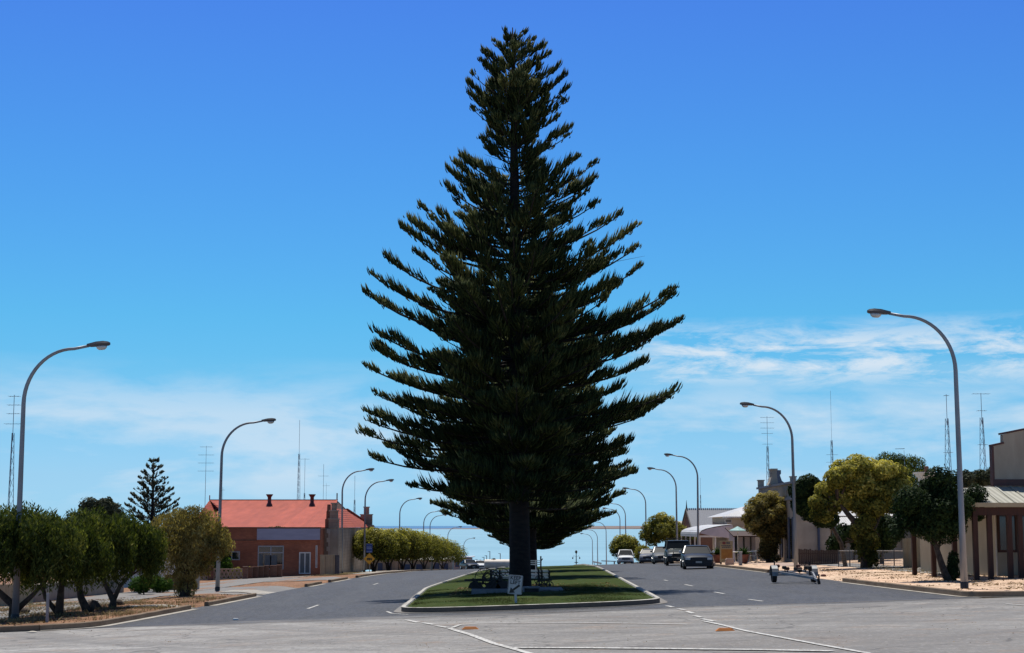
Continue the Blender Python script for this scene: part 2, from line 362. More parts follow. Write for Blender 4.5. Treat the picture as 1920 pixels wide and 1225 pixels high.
def strip(name, m, xl, xr_, y0, y1, off, step=2.0, nx=2, base=None, kind='structure'):
    """draped strip between two edge functions (given as functions of y)"""
    base = base or G
    yy = np.linspace(y0, y1, max(2, int((y1-y0)/step)+1)); rows = []
    for y in yy:
        a = xl(y) if callable(xl) else xl+XR(y); b = xr_(y) if callable(xr_) else xr_+XR(y)
        xs = np.linspace(a, b, nx); rows.append([(x, y, float(base(x, y))+off) for x in xs])
    mb = MB(); mb.sheet(rows); ob = mb.build(name, m, recalc=False); return tag(ob, kind=kind) if kind else ob
# street asphalt (two carriageways in one sheet), light chip seal on the cross street
strip('street_road', M['asphalt'], lambda y: KL+XR(y)-.12, lambda y: KR+XR(y)+.12, 46.1, 400, 0.0, nx=9)
yb = lambda x: 44.3+.25*math.sin(x*.35)+.12*math.sin(x*1.3+2)
mb = MB(); xs = np.linspace(KL+XR(44)-.1, KR+XR(44)+.1, 60)
mb.sheet([[(x, yb(x)*(1-t)+46.1*t, g(x, yb(x)*(1-t)+46.1*t)) for x in xs] for t in np.linspace(0, 1, 4)])
tag(mb.build('street_road_mouth', M['asphalt'], recalc=False), kind='structure')
mb = MB(); xs = list(np.linspace(-300, -15, 20))+list(np.linspace(-14.4, 14, 72))+list(np.linspace(15, 300, 20))
rows = []
for t in np.linspace(0, 1, 30):
    row = []
    for x in xs:
        e = yb(x) if KL+XR(44)-.1 < x < KR+XR(44)+.1 else YC-.02
        y = -60*(1-t)+e*t; row.append((x, y, g(x, y)-.004))
    rows.append(row)
mb.sheet(rows); tag(mb.build('cross_street_road', M['seal'], recalc=False), kind='structure')
# footpaths and driveway aprons
strip('left_footpath', M['path'], -19.5, -15.2, 44.5, 240, .02, base=VZ, nx=3)
strip('right_footpath', M['path'], 17.6, 19.8, 62, 100, .02, base=VZ, nx=3)
strip('cafe_pavement', M['pink'], 15.2, 17.5, 92, 135, .02, base=VZ, nx=3)
strip('left_concrete_pavement', M['concrete'], -17.2, -11.2, 124, 165, .025, base=VZ, nx=9)
strip('left_gravel_drive', M['path'], -15.1, -11.0, 72, 86, .02, base=VZ, nx=14, step=1)
strip('left_gravel_drive_far', M['path'], -15.1, -11.0, 98.5, 111, .02, base=VZ, nx=14, step=1)
strip('left_concrete_apron', M['concrete'], -13.6, -10.95, 58, 60, .02, base=VZ, nx=14, step=.5)
strip('left_concrete_apron_far', M['concrete'], -13.2, -10.95, 74.5, 78, .045, base=VZ, nx=14, step=.5)
strip('left_white_driveway', M['concrete'], -26, -19.6, 76, 81, .02, base=VZ, nx=6)

def kerb(name, path, m, w_=.16, h=.16, base=G, label=None, gutter=None, closed=False):
    """kerb stone swept along path [(x,y)], with an optional gutter strip towards side gutter (+1/-1)"""
    pts = []
    for i in range(len(path)-1):
        a, b = Vector(path[i]), Vector(path[i+1]); n = max(1, int((b-a).length/1.0))
        for k in range(n): pts.append(a.lerp(b, k/n))
    pts.append(Vector(path[-1])); rows = []; gr = []
    for i, p in enumerate(pts):
        t = (pts[min(i+1, len(pts)-1)]-pts[max(i-1, 0)]).normalized(); n = Vector((t.y, -t.x))
        z = g(p.x, p.y); c = .02; jit = random.uniform(-.006, .006)
        prof_ = [(-w_/2, -.12), (-w_/2, h-c), (-w_/2+c, h), (w_/2-c, h), (w_/2, h-c), (w_/2, -.12)]
        rows.append([(p.x+n.x*a_, p.y+n.y*a_, z+b_+jit) for a_, b_ in prof_])
        if gutter: gr.append([(p.x+n.x*a_*gutter, p.y+n.y*a_*gutter, g(p.x+n.x*a_*gutter, p.y+n.y*a_*gutter)+.012) for a_ in (w_/2-.01, w_/2+(.30 if gutter > 0 else .16))])
    mb = MB(); mb.sheet(rows)
    for r in (0, -1):
        n0 = len(mb.v); mb.v += [tuple(q) for q in rows[r]]; mb.f.append(tuple(range(n0, n0+6))); mb.m.append(0)
    ob = mb.build(name, m); tag(ob, kind='structure')
    if gutter:
        mb = MB(); mb.sheet(gr); tag(mb.build(name+'_gutter', M['concrete'], recalc=False), kind='structure')
    return ob
def kx(k, y): return k+XR(y)
arcL = [(kx(KL, YC)-RC-RC*math.sin(a)*-1-RC*0, YC+RC-RC*math.cos(a)) for a in np.linspace(0, math.pi/2, 7)]
arcL = [(kx(KL, 45)-RC+RC*math.sin(a), YC+RC-RC*math.cos(a)) for a in np.linspace(0, math.pi/2, 7)]
arcR = [(kx(KR, 45)+RC-RC*math.sin(a), YC+RC-RC*math.cos(a)) for a in np.linspace(0, math.pi/2, 7)]
kerb('left_kerb_cross_street', [(-60, YC)]+arcL[:2], M['kerbtan'])
kerb('left_kerb_corner', arcL[1:]+[(kx(KL, y), y) for y in (48, 53, 57.5)], M['kerbtan'], gutter=1)
kerb('left_kerb_middle', [(kx(KL, y), y) for y in (60.5, 65, 71)], M['kerbtan'], gutter=1)
kerb('left_kerb_short', [(kx(KL, y), y) for y in (87, 93)], M['kerbtan'], gutter=1)
kerb('left_kerb_stub', [(kx(KL, y), y) for y in (97, 106)], M['kerbtan'], gutter=1)
kerb('left_kerb_far', [(kx(KL, y), y) for y in range(112, 400, 8)], M['kerbtan'], gutter=1)
kerb('right_kerb_corner', [(60, YC)]+arcR+[(kx(KR, y), y) for y in (48, 54, 63)], M['kerbtan'], gutter=-1)
kerb('right_kerb_far', [(kx(KR, y), y) for y in range(83, 400, 8)], M['kerbtan'], gutter=-1)

# the planted median
mxl = lambda y: float(np.interp(y, [46, 50, 71, 97, 125, 170, 400], [-3.2, -3.3, -3.75, -2.95, -2.1, -.5, 2.6]))
mxr = lambda y: float(np.interp(y, [46, 50, 100, 170, 400], [4.25, 4.45, 5.75, 7.5, 11.5]))
Y0 = 46.75
def med(y, s, inset=0):
    """edge x at y for side s with the rounded nose"""
    c = (mxl(y)+mxr(y))/2; hw = (mxr(y)-mxl(y))/2-inset
    t = min(1, max(0, (y-Y0-inset)/2.6)); return c+s*hw*(1-(1-t)**3.2)**(1/3.2)
yy = [Y0+.1+2.6*(k/14)**2.2 for k in range(15)]+list(np.arange(50.5, 400, 2))
rows = []
for y in yy:
    a, b = med(y, -1, .08), med(y, 1, .08); row = []
    for t in np.linspace(0, 1, 12):
        x = a*(1-t)+b*t; row.append((x, y, g(x, y)+.11-.07*min(1, max(0, (y-110)/40))+.10*(math.sin(math.pi*t)**.5)*min(1, (y-Y0)/3)*max(0, 1-(y-60)/70 if y > 60 else 1)+.015*math.sin(x*2.1+y)*math.sin(math.pi*t)))
    rows.append(row)
mb = MB(); mb.sheet(rows); tag(mb.build('median_lawn', M['grass'], recalc=False, smooth='all'), kind='structure')
def mz(x, y):
    a, b = med(y, -1, .08), med(y, 1, .08); t = min(1, max(0, (x-a)/(b-a))); return g(x, y)+.11+.10*(math.sin(math.pi*t)**.5)*min(1, (y-Y0)/3)*max(0, 1-(y-60)/70 if y > 60 else 1)
path = [(med(y, -1), y) for y in list(np.arange(398, 52, -4))]+[(med(Y0+2.6*(k/14)**2.2, -1), Y0+2.6*(k/14)**2.2) for k in range(14, -1, -1)]
path += [(med(Y0+2.6*(k/14)**2.2, 1), Y0+2.6*(k/14)**2.2) for k in range(1, 15)]+[(med(y, 1), y) for y in list(np.arange(52, 398, 4))]
mb = MB(); gut = []; rows = []; P_ = [Vector(p) for p in path]
for i, p in enumerate(P_):
    t = (P_[min(i+1, len(P_)-1)]-P_[max(i-1, 0)]).normalized(); n = Vector((-t.y, t.x))   # points inwards
    if (Vector(((mxl(p.y)+mxr(p.y))/2, max(p.y, 50)))-p).dot(n) < 0: n = -n
    z = g(p.x, p.y); rows.append([(p.x-n.x*a, p.y-n.y*a, z+b) for a, b in ((.07, -.1), (.07, .148), (.045, .152), (-.045, .155), (-.06, .155), (-.10, .02))])
    gut.append([(p.x-n.x*a, p.y-n.y*a, g(p.x-n.x*a, p.y-n.y*a)+.012) for a in (.06, .30)])
mb.sheet(rows)
mb.m = [0 if (i % 5) in (0,) else 1 for i in range(len(mb.f))]
tag(mb.build('median_kerb', [M['kerbshaded'], M['wpaint']]), kind='structure')
mb = MB(); mb.sheet(gut); tag(mb.build('median_gutter', M['path'], recalc=False), kind='structure')

# painted lines: pixel polylines projected on the road
def paint(name, pix, w_, off=.010, w2=None):
    pts = [gp(*p) for p in pix]; dense = []
    for a, b in zip(pts[:-1], pts[1:]):
        n = max(1, int((b-a).length/.5)); dense += [a.lerp(b, k/n) for k in range(n)]
    dense.append(pts[-1]); rows = []
    for i, p in enumerate(dense):
        t = (dense[min(i+1, len(dense)-1)]-dense[max(i-1, 0)]); t.z = 0; t.normalize(); n = Vector((t.y, -t.x, 0))*w_/2
        rows.append([(q.x, q.y, g(q.x, q.y)+off) for q in (p-n, p, p+n)])
    mb = MB(); mb.sheet(rows); return tag(mb.build(name, M['paint'], recalc=False), kind='structure')
paint('road_marking', [(843,1178.5),(852,1182),(880,1190),(925,1207),(962,1217),(1000,1228)], .13)
paint('road_marking', [(848,1178),(862,1172.5),(900,1169.5),(980,1168.2),(1100,1168.5),(1200,1170),(1290,1171.5)], .10, .014)
paint('road_marking', [(960,1215.5),(1100,1216),(1250,1217.5),(1420,1219.5),(1560,1222)], .22, .014)
paint('road_marking', [(1318,1165),(1352,1172),(1400,1184),(1470,1197),(1540,1210),(1630,1226)], .10)
for a, b in (((762,1163),(785,1168)),((793,1168.5),(815,1172)),((818,1174),(840,1177.5))): paint('lane_dash', [a, b], .13)
for a, b in (((1250,1136.5),(1262,1139)),((1272,1142),(1284,1144.5)),((1288,1147),(1300,1151)),((1302,1155),(1316,1158.5)),((1316,1161),(1340,1166))): paint('lane_dash', [a, b], .12)
for a, b in (((577,1142),(597,1135)),((1404,1124.5),(1430,1128)),((1338,1110.5),(1358,1114)),((1284,1096.5),(1299,1099.5)),((1245,1088),(1252,1089.5)),((1887,1133),(1925,1136)),((700,1097),(709,1094))): paint('lane_dash', [a, b], .10)
paint('holding_line', [(725,1147),(735,1151),(765,1153)], .08)
# orange raised markers
M['orange'] = mat('orange_marker', (.66,.22,.035), .6, (.50,.15,.02))
for px, py, lb in ((882,1180,'orange raised marker by the left end of the painted lines'), (1360,1183,'orange raised marker on the right painted line')):
    p = gp(px, py); mb = MB()
    mb.add([(p.x+a, p.y+b, g(p.x, p.y)+c) for a, b, c in ((-.19,-.08,.0),(.19,-.08,0),(.19,.08,0),(-.19,.08,0),(-.12,-.04,.055),(.12,-.04,.055),(.12,.04,.055),(-.12,.04,.055))],
           [(0,3,2,1),(4,5,6,7),(0,1,5,4),(1,2,6,5),(2,3,7,6),(3,0,4,7)])
    tag(mb.build('road_marker', M['orange']), lb, 'marker', 'orange raised road markers')

# sea and the far spit of land
def sea_mat():
    m = bpy.data.materials.new('sea'); m.use_nodes = True; t = m.node_tree; b = t.nodes['Principled BSDF']
    c = N('ShaderNodeTexCoord', t); s = N('ShaderNodeSeparateXYZ', t); t.links.new(c.outputs['Object'], s.inputs[0])
    far = Mth(t, 'DIVIDE', Mth(t, 'SUBTRACT', s.outputs[1], 12800), 400, clamp=True)
    mp = N('ShaderNodeMapping', t); mp.inputs['Scale'].default_value = (.0008, .004, 1); t.links.new(c.outputs['Object'], mp.inputs[0])
    n = N('ShaderNodeTexNoise', t); n.inputs['Scale'].default_value = 1; n.inputs['Detail'].default_value = 6; t.links.new(mp.outputs[0], n.inputs['Vector'])
    near = Mix(t, Ramp(t, n.outputs[0], [(.4, 0.0), (.62, 1.0)]), (.24,.43,.50), (.29,.49,.56))
    t.links.new(Mix(t, far, near, (.035,.17,.36)), b.inputs['Base Color'])
    t.links.new(Mth(t, 'MULTIPLY_ADD', far, .25, .42), b.inputs['Roughness'])
    b.inputs['Specular IOR Level'].default_value = .35
    n2 = N('ShaderNodeTexNoise', t); n2.inputs['Scale'].default_value = .6; n2.inputs['Detail'].default_value = 4; t.links.new(c.outputs['Object'], n2.inputs['Vector'])
    bp = N('ShaderNodeBump', t); bp.inputs['Strength'].default_value = .5; bp.inputs['Distance'].default_value = .25
    t.links.new(n2.outputs[0], bp.inputs['Height']); t.links.new(bp.outputs[0], b.inputs['Normal'])
    return m
SEA = -25.5+CAMZ
mb = MB(); yss = [560, 700, 900, 1300, 2000, 4000, 8000, 12000, 14000, 20000, 40000, 90000, 180000]
mb.sheet([[(x*max(1, y/4000), y, SEA) for x in np.linspace(-6000, 6000, 9)] for y in yss])
tag(mb.build('sea', sea_mat(), recalc=False), kind='structure')
M['spit'] = mat('spit', (.24,.18,.155), .95, (.17,.135,.12), scale=.004, detail=8, stretch=(1,1,8))
rows = []
for t, (yo, hz) in enumerate(((0, -1), (60, .35), (300, .8), (700, 1.0), (1300, -1))):
    row = []
    for x in np.arange(-4500, 9000, 150):
        rise = 7+18*smooth((x+600)/1800)+3*math.sin(x*.0013)+2*math.sin(x*.004+1)
        row.append((x, 12400+yo+200*math.sin(x*.0007), SEA+rise*hz+(1.2*math.sin(x*.011+t*2) if hz > 0 else 0)))
    rows.append(row)
mb = MB(); mb.sheet(rows); tag(mb.build('far_spit_of_land', M['spit'], recalc=False), kind='structure')
# ------------------------------------------------------------ trees
M['bark'] = mat('pine_bark', (.026,.018,.013), .95, (.010,.007,.006), scale=3, bump=1, bscale=14, stretch=(1,1,3))
M['bark2'] = mat('shrub_bark', (.10,.075,.055), .95, (.045,.032,.025), scale=6, bump=1, bscale=30)
M['needle'] = leaf_mat('pine_foliage', [(0, (.018,.028,.011)), (.45, (.045,.060,.020)), (.8, (.095,.11,.034)), (1, (.17,.165,.06))], rough=.75, trans=.12, spec=.08)
M['needle_far'] = leaf_mat('pine_foliage_blue', [(0, (.012,.024,.016)), (.5, (.03,.05,.032)), (1, (.075,.095,.055))], rough=.6, trans=.12, spec=.2)
M['gold'] = leaf_mat('golden_foliage', [(0, (.06,.07,.018)), (.35, (.20,.20,.045)), (.7, (.42,.39,.09)), (1, (.70,.64,.24))], trans=.38)
M['olive'] = leaf_mat('olive_foliage', [(0, (.08,.07,.025)), (.4, (.24,.20,.07)), (.75, (.44,.38,.15)), (1, (.66,.58,.25))], trans=.35)
M['green'] = leaf_mat('green_foliage', [(0, (.014,.026,.007)), (.45, (.060,.084,.020)), (.8, (.16,.18,.045)), (1, (.32,.31,.09))], trans=.35)
M['dark'] = leaf_mat('dark_foliage', [(0, (.008,.018,.007)), (.5, (.022,.042,.014)), (.85, (.05,.085,.025)), (1, (.09,.13,.04))], trans=.2)
M['grey'] = leaf_mat('grey_foliage', [(0, (.022,.03,.018)), (.5, (.05,.06,.035)), (1, (.11,.12,.07))], trans=.2)
M['bright'] = leaf_mat('bright_green_foliage', [(0, (.02,.05,.008)), (.5, (.06,.13,.02)), (1, (.14,.22,.05))], trans=.35)

def spindles(p0, p1, p2, r, r2=None):
    """thin three-sided tapering twigs of two segments -> V, F(tri)"""
    n = len(p0); d = p2-p0; d /= np.linalg.norm(d, axis=1)[:, None]+1e-9
    a = np.cross(d, np.array([0.31, 0.17, 0.93])); a /= np.linalg.norm(a, axis=1)[:, None]+1e-9; b = np.cross(d, a)
    V = np.zeros((n, 7, 3))
    for k in range(3):
        an = 2*math.pi*k/3; off = (a*math.cos(an)+b*math.sin(an))
        V[:, k] = p0+off*r[:, None]*.75; V[:, 3+k] = p1+off*r[:, None]
    V[:, 6] = p2
    F = []
    for k in range(3):
        j = (k+1) % 3; F += [(k, j, 3+j), (k, 3+j, 3+k), (3+k, 3+j, 6)]
    F = np.array(F); return V.reshape(-1, 3), (F[None]+np.arange(n)[:, None, None]*7).reshape(-1, 3)

def branch_curve(root, tip, sag, curl, n=14, pw=1.0):
    root, tip = np.array(root, float), np.array(tip, float); t = np.linspace(0, 1, n)[:, None]
    p = root+(tip-root)*t; p[:, 2] = root[2]+(tip[2]-root[2])*t[:, 0]**pw; p[:, 2] += (-sag*np.sin(np.pi*t)+curl*(t**5-t))[:, 0]
    return p
class PineBuilder:
    def __init__(s, seed): s.r = np.random.default_rng(seed); s.limbs = []; s.P0 = []; s.P1 = []; s.P2 = []; s.R = []; s.T = []
    def branch(s, root, tip, sag=.3, curl=.4, dens=1.0, size=1.0, start=.22, rad=None, bare=False, thick=1.0, pw=1.0):
        c = branch_curve(root, tip, sag, curl, pw=pw); L = float(np.linalg.norm(c[-1]-c[0]))
        rad = rad or .018+.011*L
        s.limbs.append((c, rad))
        if bare: return
        n = int(L/.033*dens)+4; r = s.r
        t = np.clip(start+(1-start)*r.random(n)**.85, 0, 1)
        t[:min(n, 11)] = r.uniform(.80, .99, min(n, 11))
        ph = r.random()*10; bt = r.normal(0, .16)
        clump = np.sin(t*L*1.7+ph)+.7*np.sin(t*L*4.1+ph*2)
        keep = (r.random(n) < np.clip(.56+.46*clump, .04, 1)) | (t > .90)
        t = t[keep]; clump = clump[keep]; n = len(t)
        i = np.clip((t*13).astype(int), 0, 12); f = (t*13-i)[:, None]; base = c[i]*(1-f)+c[i+1]*f
        tan = c[i+1]-c[i]; tan /= np.linalg.norm(tan, axis=1)[:, None]
        hz = np.cross(tan, [0, 0, 1.0]); hz /= np.linalg.norm(hz, axis=1)[:, None]+1e-9
        side = r.choice([-1., 1.], n)*(.15+.95*r.random(n))
        ln = size*(.33+.32*r.random(n))*(1.25-.72*t**2.2)*(1+.24*clump)*(.8+.4*np.sin(ph*3+t*9)**2)
        up = np.array([0, 0, 1.0])
        # frond twigs: out to the side along the limb, then sweeping up
        dr = tan*(.45+.35*r.random(n))[:, None]+hz*side[:, None]*.70+up*(.22+.45*r.random(n))[:, None]
        dr /= np.linalg.norm(dr, axis=1)[:, None]
        dr2 = dr*.55+up*(.55+.35*r.random(n))[:, None]+tan*.15; dr2 /= np.linalg.norm(dr2, axis=1)[:, None]
        wide = np.clip(1.9*np.sin(np.pi*np.clip(t, 0, .97))**.8, .35, 2)*np.abs(side)
        q = base+hz*(side*wide*.28*size)[:, None]*min(1, L/4)+up*(r.normal(0, .03, n))[:, None]
        for m_ in range(2):
            off = r.normal(0, .07*size, (n, 3)); off[:, 2] = np.abs(off[:, 2])*.8
            a = q+off; b_ = a+dr*(ln*.5)[:, None]; c_ = b_+dr2*(ln*.62)[:, None]
            s.P0.append(a); s.P1.append(b_); s.P2.append(c_); s.R.append(np.full(n, .025*thick)*(.8+.5*r.random(n)))
            s.T.append(np.clip(.40+bt+.22*r.standard_normal(n)+.25*(t-.5), 0, 1))
            ln = ln*(.7+.5*r.random(n))
    def finish(s, name, label, loc, trunk_pts, trunk_r, fol, group=None, cat='pine tree'):
        t = thing(name, label, cat, loc, 0, group)
        mb = MB(); mb.tube(trunk_pts, trunk_r, 14)
        for c, rad in s.limbs:
            k = len(c); mb.tube([tuple(p) for p in c[::2]]+[tuple(c[-1])], [rad*(1-.8*i/(k/2)) for i in range(len(c[::2]))]+[rad*.15], 5)
        mb.build('trunk', M['bark'], t, world=False, smooth='all', recalc=False)
        V, F = spindles(np.concatenate(s.P0), np.concatenate(s.P1), np.concatenate(s.P2), np.concatenate(s.R))
        np_mesh('crown', V, F, fol, t, attr=np.repeat(np.concatenate(s.T), 9))
        return t

# --- the great Norfolk pine in front: its left and right branch tips follow the photo
PD = 62.5; base = B(975, 1100, PD); base.z = mz(base.x, PD)-.1
pb = PineBuilder(11); r = pb.r
def loc_tip(px, py): q = B(px, py, PD); return q.x-base.x, q.z-base.z
topx, topz = loc_tip(961, 52)
axis = lambda h: (float(np.interp(h, [0, 3, 12, topz], [0, -.03, -.16, topx])))
LT = [(945,60),(925,78),(904,98),(898,112),(884,135),(877,156),(880,180),(884,205),(910,215),(902,262),(863,294),(850,300),(840,322),(838,350),(850,378),(786,386),(765,412),(752,428),(775,470),(719,478),(694,513),(684,548),(712,560),(702,622),(706,645),(700,655),(680,682),(724,700),(698,735),(682,770),(690,790),(674,810),(720,835),(694,858)]
RT = [(985,62),(1003,72),(1020,85),(1033,100),(1048,125),(1060,142),(1065,165),(1062,188),(1045,205),(1070,238),(1068,252),(1085,296),(1118,308),(1119,328),(1108,345),(1120,380),(1166,396),(1130,415),(1194,428),(1196,462),(1170,470),(1198,505),(1150,530),(1262,546),(1268,551),(1240,575),(1281,596),(1276,602),(1235,612),(1218,640),(1212,678),(1150,700),(1272,732),(1262,742),(1245,752),(1205,780),(1180,832),(1172,850),(1190,886)]
def root_h(h, ext):
    k = float(np.interp(h, [0, 4, 7, 11, 15, 19, 22, topz], [.0, .04, .12, .24, .38, .56, .76, .95]))
    return max(2.5, h-k*abs(ext))
PW = lambda z: float(np.interp(z, [3, 8, 13, 18, 23], [3.0, 2.6, 2.1, 1.4, 1.05]))
Lp = [loc_tip(*p) for p in LT]; Rp = [loc_tip(*p) for p in RT]
for pts_ in (Lp, Rp):
    for (x, z) in pts_:
        h0 = root_h(z, x); a = r.uniform(-.16, .16)
        ext = abs(x); cl = .35+.03*ext
        if ext > 1.6 and r.random() < .8:      # a forked side limb makes the outline uneven
            f = r.uniform(.66, .9); zz = z+r.uniform(-.55, .15)-.25*(1-f)*ext
            hh = root_h(zz, x*f); pb.branch((axis(hh), 0, hh), (x*f, r.uniform(-.28, .28)*ext, zz), sag=.03*ext, curl=.05*ext, start=.2, size=float(np.interp(z, [3, 10, 18, topz], [.9, .9, .75, .45])), dens=.9, pw=PW(z)*r.uniform(.8, 1.2))
        pb.branch((axis(h0), 0, h0), (x, ext*math.sin(a), z), sag=.02*ext, curl=.02*ext, start=.22 if z > 12 else .12, size=float(np.interp(z, [3, 10, 18, topz], [.95, .95, .86, .58])), dens=1.15, pw=PW(z))
Lh = np.array([p[1] for p in Lp]); Lx = np.array([-p[0] for p in Lp]); Rh = np.array([p[1] for p in Rp]); Rx = np.array([p[0] for p in Rp])
oL, oR = np.argsort(Lh), np.argsort(Rh)
h = 3.6; k = 0
while h < topz-.15:
    el = float(np.interp(h, Lh[oL], Lx[oL])); er = float(np.interp(h, Rh[oR], Rx[oR]))
    nb = 9 if h < 12 else 8
    a0 = r.random()*7
    for j in range(nb):
        a = a0+2*math.pi*j/nb+r.uniform(-.25, .25); cx = math.cos(a)
        rr = (el*(1-cx)/2+er*(1+cx)/2)*(.93-.20*abs(cx)**2)*r.uniform(.5, 1.02)*min(1, max(.12, (topz-h)/1.3))
        if r.random() < .06: continue
        if math.sin(a) < -.45 and 9.5 < h < 19 and r.random() < .30: continue
        # the thin open stretch below the top
        if 16.9 < h < 17.9 and cx < 0 and r.random() < .35: continue
        zt = h+r.uniform(-.35, .35); h0 = root_h(zt, rr)
        pb.branch((axis(h0), 0, h0), (rr*cx+axis(h0), rr*math.sin(a), zt), sag=.02*rr, curl=.02*rr, start=.25, size=float(np.interp(h, [3, 10, 18, topz], [1.0, .92, .86, .58])), dens=1.05, pw=PW(zt))
    h += .43 if h < 19 else .32; k += 1
for px, py, dz in ((905,243,-.9), (898,252,-.8), (915,236,-.6), (908,286,-.4), (1210,478,-.9), (905,300,-.5)):
    x, z = loc_tip(px, py); pb.branch((axis(z+dz), 0, z+dz), (x, .3, z), sag=.05, curl=0, rad=.02, bare=True)
tp = [(0,0,-.3), (0,0,.25), (0,0,1.0), (-.02,0,2.6), (-.05,.0,5), (axis(9),0,9), (axis(13),0,13), (axis(17),0,17), (axis(20),0,20), (topx,0,topz)]
pb.finish('norfolk_pine', 'giant dark Norfolk pine towering over the plough at the front of the median', base, tp, [.54,.46,.42,.40,.37,.32,.25,.17,.10,.02], M['needle'])

# --- the pines behind it: one tree, copied down the median
pb = PineBuilder(21); r = pb.r; H2 = 17.0; h = 2.9; k = 0
while h < H2-.2:
    ext = float(np.interp(h, [2.9, 3.6, 6, 10, 14, H2], [3.6, 5.2, 5.5, 4.4, 2.8, .3])); nb = 8; a0 = r.random()*7
    for j in range(nb):
        a = a0+2*math.pi*j/nb+r.uniform(-.2, .2); rr = ext*r.uniform(.75, 1.08); kk = float(np.interp(h, [3, 6, 12, 17], [.03, .12, .35, .8]))
        h0 = max(2.4, h-kk*rr); pb.branch((0,0,h0), (rr*math.cos(a), rr*math.sin(a), h), sag=.06*rr, curl=.04*rr, start=.15, size=.95, dens=.8, thick=1.35)
    h += .5
p2 = Vector((.92, 84, mz(.92, 84)-.1))
t2 = pb.finish('norfolk_pine', 'second Norfolk pine on the median, its trunk just right behind the giant pine', p2, [(0,0,-.3),(0,0,.3),(0,0,2),(0,0,8),(0,0,H2)], [.5,.42,.36,.30,.03], M['needle'], group='Norfolk pines in a row down the median')
lbs = ['third Norfolk pine down the median, hidden low behind the second', 'fourth Norfolk pine down the median', 'fifth Norfolk pine down the median, standing by the crest', 'sixth Norfolk pine, just past the crest of the median', 'seventh Norfolk pine, on the slope falling to the sea', 'eighth and lowest Norfolk pine of the row, near the sea']
for i, (y, lb) in enumerate(zip((104, 125, 147, 170, 196, 224), lbs)):
    c = copy_tree(t2); x = .0127*y-.1; c.location = (x, y, mz(x, y)-.1); c.rotation_euler[2] = i*1.3; s_ = (1.0, .97, 1.0, .95, 1.02, .98)[i]; c.scale = (s_, s_, s_); c['label'] = lb
# --- the small pine on the left behind the shrubs
SD = 118; q = B(283, 1060, SD); q.z = vz(q.x, SD); topz_ = B(283, 858, SD).z-q.z
pb = PineBuilder(31); r = pb.r; h = 1.6
while h < topz_-.15:
    f = (topz_-h)/(topz_-1.6); ext = 3.5*f**.75+.10; nb = 8; a0 = r.random()*7
    for j in range(nb):
        a = a0+2*math.pi*j/nb; rr = ext*r.uniform(.75, 1.05); h0 = h-.62*rr*(1-.3*f)
        pb.branch((0,0,max(.8,h0)), (rr*math.cos(a), rr*math.sin(a), h), sag=.05*rr, curl=.05, start=.25, size=.46, dens=.55, thick=1.5)
    h += .40
pb.finish('norfolk_pine', 'small open Norfolk pine rising behind the shrubs left of the red roof', q, [(0,0,-.2),(0,0,2),(0,0,topz_)], [.26,.2,.02], M['needle_far'])

# --- leafy crowns made of many small leaves over irregular lobes
def leaves(lobes, n, size, seed=1, inner=.35, droop=0.0, floor=None, grow=0.0):
    """lobes: (x,y,z,rx,rz). returns V,F(4),tone"""
    r = np.random.default_rng(seed); lb = np.array(lobes, float); area = lb[:, 3]**2; pr = area/area.sum()
    idx = r.choice(len(lb), n, p=pr); L = lb[idx]
    d = r.normal(size=(n, 3)); d /= np.linalg.norm(d, axis=1)[:, None]
    ph = d@r.normal(size=(3, 5))*4.5+r.random(5)*6 + idx[:, None]*1.7
    bump_ = 1+.09*np.sin(ph).sum(1)/1.6
    rad = np.where(r.random(n) < inner, r.random(n)**.5*.9, 1-.13*np.abs(r.normal(size=n)))*bump_
    c = L[:, :3]+d*np.stack([L[:, 3], L[:, 3], L[:, 4]], 1)*rad[:, None]
    if droop: c[:, 2] -= droop*r.random(n)**2*(rad > .7)
    nrm = d+r.normal(0, .42, (n, 3)); nrm[:, 2] += .25; nrm /= np.linalg.norm(nrm, axis=1)[:, None]
    a = np.cross(nrm, r.normal(size=(n, 3))); a /= np.linalg.norm(a, axis=1)[:, None]+1e-9
    if droop: a[:, 2] -= 1.2; a /= np.linalg.norm(a, axis=1)[:, None]
    b = np.cross(nrm, a); b /= np.linalg.norm(b, axis=1)[:, None]+1e-9
    s = size*(.6+.8*r.random(n))[:, None]; asp = .5 if not droop else .26
    V = np.stack([c-a*s, c-b*s*asp+nrm*s*.1, c+a*s, c+b*s*asp-nrm*s*.1], 1).reshape(-1, 3)
    F = np.arange(n*4).reshape(-1, 4)
    tone = .40+.17*r.standard_normal(n)+.12*np.sin(idx*2.4)
    if grow:      # yellow new growth plus painted sunlight: upper, outer leaves paler, lower ones darker
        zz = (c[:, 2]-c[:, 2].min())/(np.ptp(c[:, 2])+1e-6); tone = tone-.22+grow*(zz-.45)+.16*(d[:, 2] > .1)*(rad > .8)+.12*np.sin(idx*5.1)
    if floor is not None: V[:, 2] = np.maximum(V[:, 2], floor)
    return V, F, np.clip(tone, 0, 1)
